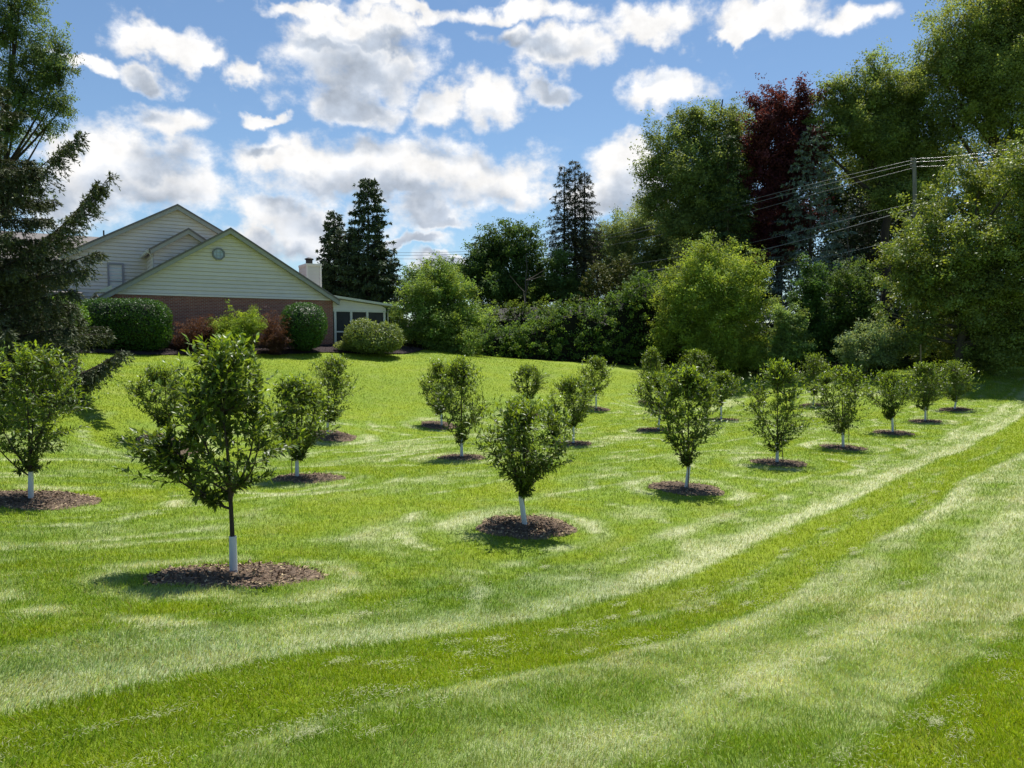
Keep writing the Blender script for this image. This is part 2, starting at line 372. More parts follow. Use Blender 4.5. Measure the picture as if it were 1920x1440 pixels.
RINGS = []
for t in ALLT:
    b = W(*t[:3]); RINGS.append((b[0] + t[8], b[1], t[7] * .95))
def ring_r(k, ang, R):
    return R * (1 + .09 * np.sin(ang * 2 + k) + .06 * np.sin(ang * 5 + 2.3 * k) + .03 * np.sin(ang * 11 + k * 1.7))
def in_ring(x, y, grow=0.0):
    m = np.zeros(x.shape, bool)
    for k, (cx, cy, R) in enumerate(RINGS):
        dx, dy = x - cx, y - cy
        m |= np.hypot(dx, dy) < ring_r(k, np.arctan2(dy, dx), R) + grow
    return m
def hs(px, off):
    a = ray(px, 640)[0]; S = H0 + HB * off
    return (a * S[1] - S[0]) / (HD[0] - a * HD[1])
def hpt(px, py, off):
    t = hs(px, off); p = H0 + HB * off + HD * t
    return t, W(px, py, p[1])[2]
def bed_depth(x, y):
    """>0 inside the planting bed in front of the house"""
    q = np.stack([x, y], -1) - H0[:2]
    t = q @ HD[:2]; o = q @ HB[:2]
    front = -3.0 - .35 * np.sin(t * .45) - .15 * np.sin(t * 1.7)
    front = np.where(t > 13, front + (t - 13) ** 2 * .16, front)
    return np.minimum(np.minimum(o - front, 3 - o), np.minimum(t + 9, 18.2 - t))

RD = np.array([.673, .740]); RN = np.array([.740, -.673])
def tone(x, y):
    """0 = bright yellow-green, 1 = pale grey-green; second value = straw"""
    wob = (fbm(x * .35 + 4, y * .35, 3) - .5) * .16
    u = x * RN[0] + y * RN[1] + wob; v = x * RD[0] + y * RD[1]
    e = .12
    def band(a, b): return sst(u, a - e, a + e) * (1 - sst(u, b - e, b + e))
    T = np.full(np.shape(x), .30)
    T = T + .30 * band(-3.5, -1.15) * sst(x, -1.8, .6) + .30 * band(-6.4, -5.0) - .30 * band(-5.0, -3.5) - .12 * band(-1.15, .9) + .12 * band(.9, 3)  # stripe sheen from the lay of the mown grass, painted in as tone
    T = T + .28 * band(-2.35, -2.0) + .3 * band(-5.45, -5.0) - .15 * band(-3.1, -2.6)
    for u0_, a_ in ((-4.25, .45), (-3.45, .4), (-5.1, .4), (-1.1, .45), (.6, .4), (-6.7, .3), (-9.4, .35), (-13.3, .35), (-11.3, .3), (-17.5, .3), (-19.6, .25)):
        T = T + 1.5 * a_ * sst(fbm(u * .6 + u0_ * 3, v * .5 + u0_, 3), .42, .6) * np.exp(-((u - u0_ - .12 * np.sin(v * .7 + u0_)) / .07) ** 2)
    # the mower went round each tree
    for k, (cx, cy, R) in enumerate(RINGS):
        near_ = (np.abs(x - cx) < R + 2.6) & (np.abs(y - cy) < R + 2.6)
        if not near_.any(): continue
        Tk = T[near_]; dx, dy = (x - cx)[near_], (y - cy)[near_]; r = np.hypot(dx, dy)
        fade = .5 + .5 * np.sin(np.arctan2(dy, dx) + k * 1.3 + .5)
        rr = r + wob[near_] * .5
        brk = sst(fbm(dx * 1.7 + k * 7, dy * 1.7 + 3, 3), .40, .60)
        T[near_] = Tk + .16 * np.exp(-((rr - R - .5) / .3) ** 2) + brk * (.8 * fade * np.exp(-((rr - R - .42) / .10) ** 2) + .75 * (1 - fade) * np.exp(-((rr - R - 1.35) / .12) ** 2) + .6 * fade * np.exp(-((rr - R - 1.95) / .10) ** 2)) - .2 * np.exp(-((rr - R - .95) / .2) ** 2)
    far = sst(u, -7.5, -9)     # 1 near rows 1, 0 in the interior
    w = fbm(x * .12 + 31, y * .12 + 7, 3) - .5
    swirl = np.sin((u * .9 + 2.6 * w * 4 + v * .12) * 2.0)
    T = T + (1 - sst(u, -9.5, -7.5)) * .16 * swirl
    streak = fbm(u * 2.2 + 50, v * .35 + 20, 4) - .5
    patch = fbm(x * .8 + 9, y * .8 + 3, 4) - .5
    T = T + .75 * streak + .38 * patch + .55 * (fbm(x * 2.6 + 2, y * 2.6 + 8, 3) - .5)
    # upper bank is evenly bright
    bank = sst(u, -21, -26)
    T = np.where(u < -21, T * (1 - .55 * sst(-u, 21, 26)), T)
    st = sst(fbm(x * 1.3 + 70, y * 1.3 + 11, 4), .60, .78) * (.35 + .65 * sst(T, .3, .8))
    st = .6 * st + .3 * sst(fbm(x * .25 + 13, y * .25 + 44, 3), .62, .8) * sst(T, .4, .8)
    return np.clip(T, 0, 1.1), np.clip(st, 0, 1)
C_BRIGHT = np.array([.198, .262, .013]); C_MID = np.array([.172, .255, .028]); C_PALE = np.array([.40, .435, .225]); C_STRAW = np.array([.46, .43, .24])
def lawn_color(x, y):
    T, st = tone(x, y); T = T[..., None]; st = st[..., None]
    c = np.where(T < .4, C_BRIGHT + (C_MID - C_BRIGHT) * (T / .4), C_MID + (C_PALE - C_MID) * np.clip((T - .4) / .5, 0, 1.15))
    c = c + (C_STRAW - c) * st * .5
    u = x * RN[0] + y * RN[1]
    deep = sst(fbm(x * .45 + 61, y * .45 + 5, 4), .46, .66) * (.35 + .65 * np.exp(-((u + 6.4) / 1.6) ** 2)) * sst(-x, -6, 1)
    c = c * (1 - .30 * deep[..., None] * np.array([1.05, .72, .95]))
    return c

def build_lawn():
    ys = [-6.0]
    while ys[-1] < 62: ys.append(ys[-1] + (.11 + max(0, ys[-1]) * .0042))
    xs = list(np.arange(-34, 44.01, .2))
    ext = [2, 5, 9, 15, 25, 45, 90, 200, 500, 1500]
    xs = np.array([-34 - e for e in ext[::-1]] + xs + [44 + e for e in ext]); ys = np.array([-6 - e for e in ext[::-1]] + ys + [62 + e for e in ext])
    X, Y = np.meshgrid(xs, ys); Z = gz(X, Y) + (fbm(X * .6, Y * .6, 3) - .5) * .05
    # level building pad
    n = X.size; nx = len(xs); v = np.stack([X, Y, Z], -1).reshape(-1, 3)
    i = (np.arange(len(ys) - 1)[:, None] * nx + np.arange(nx - 1)[None]).ravel()
    f = np.stack([i, i + 1, i + nx + 1, i + nx], -1)
    a = Acc(); a.add(v, f); o = a.build('lawn', M['lawn'], smooth=True)
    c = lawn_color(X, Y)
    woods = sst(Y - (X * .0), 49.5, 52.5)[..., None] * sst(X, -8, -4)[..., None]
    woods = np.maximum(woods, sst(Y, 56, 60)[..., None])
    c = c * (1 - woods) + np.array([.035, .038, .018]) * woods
    # soil below the blades is darker close by
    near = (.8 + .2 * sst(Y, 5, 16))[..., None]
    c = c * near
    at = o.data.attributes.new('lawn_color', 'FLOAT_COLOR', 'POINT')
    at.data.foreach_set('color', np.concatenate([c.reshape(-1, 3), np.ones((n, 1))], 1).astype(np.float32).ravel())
    tag(o, kind='structure')
build_lawn()

def build_blades():
    r = rng(11); xs = []; ys = []
    y0 = 2.2
    while y0 < 47:
        y1 = y0 * 1.08; hw = .78 * y1 + 1.2
        dens = 9000 * (3.5 / max(y0, 3.5)) ** 1.72
        n = int(dens * 2 * hw * (y1 - y0)); xs.append(r.uniform(-hw, hw, n)); ys.append(r.uniform(y0, y1, n))
        n = int(dens * .3 * 7 * (y1 - y0)); xm = hw + 3.5 * r.random(n); xs.append(np.where(r.random(n) < .5, -xm, xm)); ys.append(r.uniform(y0, y1, n)); y0 = y1
    x = np.concatenate(xs); y = np.concatenate(ys)
    k = ~in_ring(x, y, -.03) & (bed_depth(x, y) < 0) & ~((y > 50) & (x > -6)); x, y = x[k], y[k]
    # thin random gaps
    N = len(x); z = gz(x, y) + (fbm(x * .6, y * .6, 3) - .5) * .05
    dist = np.hypot(x, y); sc_ = (np.maximum(dist, 3.5) / 3.5) ** .80
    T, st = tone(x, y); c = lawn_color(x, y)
    h = r.uniform(.026, .052, N) * (1 + .22 * (sc_ - 1)) * (.8 + .5 * fbm(x * 3, y * 3, 2)); h = np.minimum(h, .07)
    w = .0032 * sc_ * r.uniform(.7, 1.4, N)
    az = r.uniform(0, 2 * math.pi, N)
    lean = np.stack([np.cos(az), np.sin(az)], -1) * r.uniform(.1, .8, (N, 1))
    # pale stripes lie away from the viewer along the row, bright ones towards
    dirn = np.where(T[:, None] > .45, RD[None], -RD[None]) * np.abs(T[:, None] - .4) * .6
    lean = lean + dirn
    # tufts lean together
    a2 = fbm(x * 2.5 + 3, y * 2.5, 2) * 14; lean += np.stack([np.cos(a2), np.sin(a2)], -1) * .28
    wa = r.uniform(0, math.pi, N); wd = np.stack([np.cos(wa), np.sin(wa), 0 * wa], -1) * w[:, None] / 2
    b = np.stack([x, y, z - .004], -1); up = np.concatenate([lean * .55, np.ones((N, 1))], 1); up = up / np.linalg.norm(up, axis=1, keepdims=True)
    mid = b + up * h[:, None] * .55
    up2 = np.concatenate([lean * 1.5, np.ones((N, 1)) * .8], 1); up2 /= np.linalg.norm(up2, axis=1, keepdims=True)
    tip = mid + up2 * h[:, None] * .5
    br = r.uniform(.72, 1.3, (N, 1)); hue = r.normal(0, .08, (N, 1))
    c = c * br * np.concatenate([1 + hue, np.ones((N, 1)), 1 - hue], 1) * (1.22 + .25 * (1 - sst(dist, 5, 13)))[:, None]  # near blades painted brighter to offset the shade among them
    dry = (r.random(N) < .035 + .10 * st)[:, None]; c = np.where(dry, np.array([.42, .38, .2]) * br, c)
    A = Acc(); nearm = dist < r.uniform(6, 12, N)
    q = nearm; v = np.stack([b[q] - wd[q], b[q] + wd[q], mid[q] + wd[q] * .8, tip[q], mid[q] - wd[q] * .8], 1)
    i = np.arange(q.sum())[:, None] * 5; A.add(v, i + np.array([[0, 1, 2, 3, 4]]), np.clip(c[q], 0, 1))
    q = ~nearm; v = np.stack([b[q] - wd[q], b[q] + wd[q], tip[q]], 1); i = np.arange(q.sum())[:, None] * 3
    A.add(v, i + np.array([[0, 1, 2]]), np.clip(c[q], 0, 1))
    o = A.build('grass', M['blade']); tag(o, 'short mown green grass striped by the mower over the whole lawn', 'grass', kind='stuff')
    print('blades', N)
build_blades()

def build_clippings():
    r = rng(23); P = []
    for k in range(420):   # loose tufts, mostly along the mower lines
        y = 3.0 + 14 * r.random() ** 1.5; u0 = [-4.35, -1.0, -3.55, .3, 1.6, -6.2, -2.2][r.integers(7)] + r.normal(0, .22)
        v = (y + RN[1] * 0) / RD[1]
        x = (u0 - y * RN[1]) / RN[0]
        if abs(x) > .8 * y + 1: continue
        n = r.integers(20, 160); s = r.uniform(.02, .10)
        q = r.normal(0, 1, (n, 1)) * RD * s * 2.4 + r.normal(0, 1, (n, 1)) * RN * s * .8
        P.append(np.array([x, y]) + q)
    P = np.concatenate(P); P = P[~in_ring(P[:, 0], P[:, 1])]; N = len(P)
    z = gz(P[:, 0], P[:, 1]) + (fbm(P[:, 0] * .6, P[:, 1] * .6, 3) - .5) * .05 + r.uniform(.035, .06, N)
    a = r.uniform(0, 2 * math.pi, N); ax = np.stack([np.cos(a), np.sin(a), r.normal(0, .25, N)], -1)
    A = Acc(); d = np.maximum(P[:, 1], 3.5) / 3.5
    A.leaves(np.column_stack([P, z]), ax, np.tile([0, 0, 1.], (N, 1)) + r.normal(0, .3, (N, 3)), r.uniform(.015, .042, N), .0024 * d ** .8, np.array([.42, .44, .25]) * r.uniform(.7, 1.25, (N, 1)))
    o = A.build('grass_clippings', M['blade']); tag(o, 'pale dry grass clippings lying in loose tufts on the lawn', 'grass clippings', kind='stuff')
build_clippings()

# planting bed in front of the house
def build_bed():
    t = np.arange(-9, 18.3, .25); a = Acc(); rows = []
    S = H0[:2]
    os_ = np.linspace(0, 1, 16)
    T, O = np.meshgrid(t, os_)
    front = -3.0 - .35 * np.sin(T * .45) - .15 * np.sin(T * 1.7); front = np.where(T > 13, front + (T - 13) ** 2 * .16, front)
    off = front + (3 - front) * O
    off = np.where(T > 11.4, front + (np.maximum(3, front + .01) - front) * O, off)
    X = S[0] + HD[0] * T + HB[0] * off; Y = S[1] + HD[1] * T + HB[1] * off
    Z = gz(X, Y) + .07 * sst(O, 0, .08) + .05 + (fbm(X * 4, Y * 4, 3) - .5) * .06
    nx = len(t); v = np.stack([X, Y, Z], -1).reshape(-1, 3); i = (np.arange(len(os_) - 1)[:, None] * nx + np.arange(nx - 1)[None]).ravel()
    a.add(v, np.stack([i, i + 1, i + nx + 1, i + nx], -1))
    r = rng(3); n = 9000; k = r.integers(0, len(v), n); c = v[k] + r.normal(0, .13, (n, 3)) * [1, 1, 0] + [0, 0, .02]
    a.leaves(c, r.normal(0, 1, (n, 3)) * [1, 1, .3], r.normal(0, .5, (n, 3)) + [0, 0, 1], r.uniform(.05, .12, n), .035, r.uniform(.6, 1.9, (n, 1)) * [1, .95, .95])
    o = a.build('mulch_bed', M['mulch_dark']); tag(o, kind='structure')
build_bed()

# ------------------------------------------------------------------ mulch rings and orchard trees
RING_LABELS = []
TREE_LABELS = [
 ['nearest and tallest young fruit tree, a low branch spreading to its left', 'wide fan shaped young fruit tree at lower centre, second nearest of the front row', 'V shaped young fruit tree, third from the viewer in the front row', 'pointed young fruit tree, fourth in the front row, a thin leaning stake beside it',
  'young fruit tree with thin upright stake, fifth in the front row', 'broad round headed fruit tree, third from the far right end of the front row', 'fruit tree second from the far right end of the front row', 'farthest front row fruit tree, at the edge of the tree shade on the right'],
 ['young fruit tree cut by the left edge of the photo, in front of the spruce', 'fruit tree with a thin stake, just behind and right of the nearest tree', 'dense tall fruit tree left of the photo centre, hiding another behind its left side', 'round topped fruit tree behind and right of the fan shaped tree',
  'narrow fruit tree just behind the left side of the V shaped tree', 'small light fruit tree between the V shaped tree and the pointed tree', 'small far fruit tree behind the fifth front row tree'],
 ['fruit tree in the back row below the clipped hedge, behind the nearest tree', 'upright fruit tree in the back row below the round dark bush', 'narrow fruit tree mostly hidden behind the dense centre left tree', 'small vase shaped fruit tree in the back row above the fan shaped tree',
  'small round fruit tree in the back row against the foot of the vine hedge', 'narrow topped back row fruit tree against the dark hedge, second farthest of its row', 'farthest back row fruit tree, its bushy top showing above the V shaped tree']]
RING_WHO = [
 ['large oval mulch ring with straw coloured edge under the nearest fruit tree', 'mulch ring under the wide fan shaped tree', 'mulch ring under the V shaped tree', 'mulch ring under the pointed tree with the leaning stake', 'mulch ring under the fifth front row tree with the upright stake', 'thin dark mulch ring under the broad round headed tree', 'thin mulch ring under the second farthest front row tree', 'mulch ring under the farthest front row tree beside the shade'],
 ['mulch ring under the tree at the left edge of the photo', 'mulch ring with a stake, right of the nearest tree trunk', 'mulch ring under the dense tall centre left tree', 'mulch ring under the round topped tree beside the fan shaped tree', 'mulch ring just left behind the V shaped tree', 'mulch ring under the small tree right of the V shaped tree', 'small far mulch ring left of the fifth front row tree'],
 ['mulch ring hidden behind the low branch of the nearest tree', 'mulch ring below the upright tree under the round dark bush', 'mulch ring peeping out left of the dense centre left tree', 'small mulch ring behind the top of the fan shaped tree', 'small mulch ring of the back row tree by the vine hedge', 'back row mulch ring behind the narrow tree', 'farthest mulch ring behind the top of the V shaped tree']]

def mulch_ring(k, cx, cy, R, label):
    a = Acc(); r = rng(100 + k); na = 72; rr = np.array([0, .25, .5, .7, .85, .95, 1.0, 1.03])
    hh = np.array([.035, .035, .034, .03, .026, .02, .012, -.03])
    ang = np.arange(na) / na * 2 * math.pi; Rr = ring_r(k, ang, R)
    X = cx + rr[:, None] * Rr * np.cos(ang); Y = cy + rr[:, None] * Rr * np.sin(ang)
    Z = gz(X, Y) + hh[:, None] + (fbm(X * 9, Y * 9, 3) - .5) * .05 * (rr[:, None] < 1.02)
    v = np.stack([X, Y, Z], -1).reshape(-1, 3); i = np.arange(len(rr) - 1)[:, None] * na; j = np.arange(na)[None]; j2 = (j + 1) % na
    f = np.stack([i + j, i + j2, i + na + j2, i + na + j], -1).reshape(-1, 4)
    edge = np.repeat(rr[:-1], na)[:, None]; a.add(v, f, .85 + .5 * edge ** 4 * r.uniform(.6, 1.4, (len(f), 1)) * [1.0, .95, .85])
    n = int(1500 if cy < 14 else 600); q = np.sqrt(r.random(n)) * .99; aa = r.uniform(0, 2 * math.pi, n); Rq = ring_r(k, aa, R) * q
    x = cx + Rq * np.cos(aa); y = cy + Rq * np.sin(aa); z = gz(x, y) + np.interp(q, rr, hh) + .018
    edg = q[:, None] ** 5
    col = r.uniform(.4, 2.1, (n, 1)) * [1, .93, .86]; straw = (r.random((n, 1)) < edg * .75 + .08); col = np.where(straw, np.array([4.2, 4.4, 3.6]) * r.uniform(.5, 1, (n, 1)), col)
    a.leaves(np.stack([x, y, z], -1), r.normal(0, 1, (n, 3)) * [1, 1, .35], r.normal(0, .6, (n, 3)) + [0, 0, 1], r.uniform(.03, .085, n), r.uniform(.012, .03, n), col)
    o = a.build('mulch_ring', M['mulch'], origin=(cx, cy, float(gz(cx, cy))))
    tag(o, label, 'mulch ring', 'mulch rings around the fruit trees')

PROFILES = {
 'first': [(.0,.10),(.12,.50),(.25,.82),(.38,.92),(.48,.76),(.62,.66),(.8,.58),(.92,.5),(1,.28)],
 'fan':   [(.0,.08),(.2,.34),(.42,.80),(.6,1.0),(.78,.88),(.9,.66),(1,.4)],
 'vee':   [(.0,.12),(.2,.5),(.4,.9),(.55,1.0),(.7,.85),(.85,.62),(1,.3)],
 'egg':   [(.0,.15),(.15,.6),(.35,1.0),(.55,.88),(.75,.62),(.9,.45),(1,.2)],
 'round': [(.0,.2),(.15,.6),(.4,.95),(.6,1.0),(.8,.85),(.93,.6),(1,.3)]}
def orchard_tree(idx, t, prof, label, stake=None):
    px, py, d, x0, x1, top, bot, _, _ = t
    r = rng(500 + idx); base = W(px, py, d); base[2] = float(gz(base[0], base[1])) + .05
    root = empty('fruit_tree', base, label, 'young tree', 'young fruit trees planted in rows')
    ztop = W(px, top, d)[2] - base[2]; zbot = W(px, bot, d)[2] - base[2]; xl = W(x0, py, d)[0] - base[0]; xr = W(x1, py, d)[0] - base[0]
    cxo = (xl + xr) / 2; R = (xr - xl) / 2 * (1.0 if d < 10 else 1.08); H = ztop - zbot
    ps = .34 + .0085 * d + r.uniform(-.02, .02)       # sleeve height
    near = d < 15
    lean = np.array([r.normal(0, .02), r.normal(0, .02)])
    slv = Acc(); sr = .045; lx = {0: 0, 1: -.07, 2: .05}.get(idx, r.normal(0, .03))
    slv.tube([base + [0, 0, -.03], base + [lx * .5, 0, ps * .5], base + [lx, 0, ps]], [sr, sr * .98, sr * .94], 14, cap=False)
    slv.tube([base + [lx, 0, ps], base + [lx * .5, 0, ps * .5]], [sr * .86, sr * .9], 14, cap=False)
    slv.tube([base + [lx, 0, ps - .004], base + [lx, 0, ps + .002]], [sr * .94, sr * .86], 14, cap=False)
    slv.build('trunk_guard', M['sleeve'], root, smooth=True)
    tr = Acc()
    def P(x, y, z): return base + np.array([x, y, z])
    fork = zbot + .10 * H
    leader_top = np.array([cxo * .5, 0, zbot + H * .8])
    tp = bez(np.array([0, 0, 0.]), np.array([lx * 1.1, 0, fork]), leader_top, 12)
    trr = np.interp(tp[:, 2], [0, fork, leader_top[2]], [.024, .019, .004]) * (1.25 if near else 1.1)
    tr.tube(base + tp, trr, 7)
    # scaffold limbs
    tt, rrp = zip(*prof)
    def Rz(q): return np.interp(q, tt, rrp) * R
    ns = 8 if near else 7; limbs = []
    az0 = r.uniform(0, 6.28)
    for k in range(ns):
        az = az0 + k * 2 * math.pi / ns * 1.0 + r.normal(0, .25); q = r.uniform(.3, .95)
        zs = r.uniform(zbot - .06 * H, zbot + .25 * H); s0 = np.array([np.interp(zs, tp[:, 2], tp[:, 0]), 0, zs])
        e = np.array([cxo * .9 + math.cos(az) * Rz(q) * .75, math.sin(az) * Rz(q) * .75, zbot + q * H * .93])
        mid = s0 + (e - s0) * .45 + np.array([math.cos(az), math.sin(az), -.2]) * R * .22
        limbs.append((s0, mid, e))
    if idx == 0:   # low left branch of the nearest tree
        for dx, dz in ((-1.0, .33), (-.95, .47), (-.72, .20)):
            limbs.append((np.array([0, 0, zbot - .06]), np.array([-.35, -.05, zbot + .05]), np.array([dx, r.normal(0, .15), zbot + dz * H])))
    L0, L1, L2 = [np.array([l[i] for l in limbs]) for i in range(3)]
    tq = np.linspace(0, 1, 9); LP = bezN(L0, L1, L2, np.tile(tq, (len(limbs), 1)))
    tr.tubes(base + LP, np.tile(np.linspace(.013, .003, 9), (len(limbs), 1)) * (1.2 if near else 1), 5)
    # shoots to points spread through the crown
    NS = 450 if d < 10 else 380 if d < 18 else 380
    q = r.random(NS) ** .8; q = np.clip(q, .02, 1); az = r.uniform(0, 2 * math.pi, NS); rad = Rz(q) * r.uniform(.04, .92, NS) ** .6
    lobe = 1 + .16 * np.sin(az * 3 + idx) + .1 * np.sin(az * 5 + idx * 2 + q * 5)
    E = np.stack([cxo + np.cos(az) * rad * lobe, np.sin(az) * rad * lobe, zbot + q * H * r.uniform(.94, 1.03, NS)], -1)
    ou = (r.random(NS) < (.12 if idx == 0 else .30)) & (q > .18); rad[ou] = Rz(q[ou]) * r.uniform(.95, 1.42, ou.sum()); E[ou, 0] = cxo + np.cos(az[ou]) * rad[ou]; E[ou, 1] = np.sin(az[ou]) * rad[ou]; E[ou, 2] += r.uniform(0, .12, ou.sum())
    # long upright leaders at the top
    kl = 46; hi = np.arange(NS - kl, NS); az2 = r.uniform(0, 6.28, kl); q2 = r.uniform(.82, 1.0, kl); rd2 = Rz(q2) * r.uniform(.1, 1, kl)
    E[hi] = np.stack([cxo + np.cos(az2) * rd2, np.sin(az2) * rd2, zbot + H * r.uniform(.92, 1.045, kl)], -1)
    if idx == 0:
        kx = 85; aa = r.normal(0, 1, (kx, 3)) * [.17, .18, .12]; E[:kx] = np.array([-.78, 0, zbot + .33 * H]) + aa; E[kx:, 0] += -cxo * .75 * np.clip((E[kx:, 2] - zbot) / H, 0, 1)
    allp = np.concatenate([LP.reshape(-1, 3), tp[5:]])
    allp = allp[allp[:, 2] > zbot - .02]
    S = np.empty_like(E)
    for i in range(NS):
        dd = np.linalg.norm(allp - E[i], axis=1) + np.where(allp[:, 2] > E[i, 2] - .02, .5, 0); o = np.argsort(dd)[:4]; S[i] = allp[r.choice(o)]
    ln = np.linalg.norm(E - S, axis=1); far = ln > .6; 
    Mi = (S + E) / 2 + (np.stack([E[:, 0] - cxo, E[:, 1], 0 * ln], -1)) * .15 - np.array([0, 0, 1]) * (ln * .08)[:, None]
    k = 6; SP = bezN(S, Mi, E, np.tile(np.linspace(0, 1, k), (NS, 1)))
    tr.tubes(base + SP, np.tile(np.linspace(.0045, .0016, k), (NS, 1)) * (1 if near else 1.2), 3)
    tr.build('trunk', M['bark'], root)
    # leaves
    nl = 18 if d < 10 else 15 if d < 18 else 13
    tl = np.linspace(.12, 1, nl) + r.normal(0, .02, (NS, nl)); tl = np.clip(tl, 0, 1)
    C = bezN(S, Mi, E, tl); dC = unit(bezN(S, Mi, E, np.clip(tl + .05, 0, 1.05)) - bezN(S, Mi, E, np.clip(tl - .05, -.05, 1)))
    C = C.reshape(-1, 3); dC = dC.reshape(-1, 3); n = len(C)
    side = unit(np.cross(dC, r.normal(0, 1, (n, 3)))); ax = unit(dC * r.uniform(.25, 1.0, (n, 1)) + side * .8 + np.array([0, 0, 1]) * r.uniform(-.35, .6, (n, 1)))
    nor = np.cross(ax, np.cross(np.array([0, 0, 1.]), ax)) + r.normal(0, .45, (n, 3))
    tiplike = tl.reshape(-1) > .8
    Ln = r.uniform(.065, .12, n) * np.where(tiplike, .9, 1) * (1.08 if near else 1.15); Wd = Ln * r.uniform(.30, .42, n)
    g = r.uniform(.75, 1.3, (n, 1)); tint = g * np.where(tiplike[:, None], [1.7, 1.6, 1.2], [1.05, 1, 1]) * [1, 1, 1]
    hf = np.clip((C[:, 2:3] - zbot) / H, 0, 1); tint = tint * (.85 + .45 * hf * [1.15, 1.0, .7])     # leaves get brighter and yellower towards the top
    cr = Acc(); cr.leaves(base + C, ax, nor, Ln, Wd, tint, fold=near)
    cr.build('crown', M['leaf_fruit'], root)
    if stake is not None:
        a = Acc(); sx, tx, hh = stake; a.tube([base + [sx, -.05, -.1], base + [tx, -.05, hh]], [.012, .010], 6, cap=True)
        so_ = a.build('support_stake', M['stake'], origin=base + [sx, -.05, 0])
        tag(so_, {2: 'thin dark stake standing close against the white guard of the V shaped tree', 3: 'thin stake leaning left beside the pointed fruit tree', 4: 'thin upright stake right of the fifth front row fruit tree', 9: 'thin pale stake left of the white guard of the tree behind the nearest one', 5: 'short thin stake against the trunk of the broad round headed fruit tree', 6:'short thin stake against the trunk of the second farthest front row tree'}[idx], 'stake', 'thin stakes beside fruit trees')

prof_of = ['first', 'fan', 'vee', 'egg', 'round', 'fan', 'round', 'round', 'round', 'vee', 'vee', 'round', 'vee', 'fan', 'round', 'fan', 'round', 'round', 'vee', 'round', 'egg', 'vee']
stakes = {2: (.03, .035, 1.0), 3: (.16, .06, .85), 4: (.17, .13, 1.0), 9: (-.11, -.09, .85), 5: (.07, .03, .7), 6: (.07, .03, .7)}
k = 0
for ri, row in enumerate(ROWS):
    for ci, t in enumerate(row):
        orchard_tree(k, t, PROFILES[prof_of[k]], TREE_LABELS[ri][ci], stakes.get(k))
        mulch_ring(k, *RINGS[k], RING_WHO[ri][ci]); k += 1

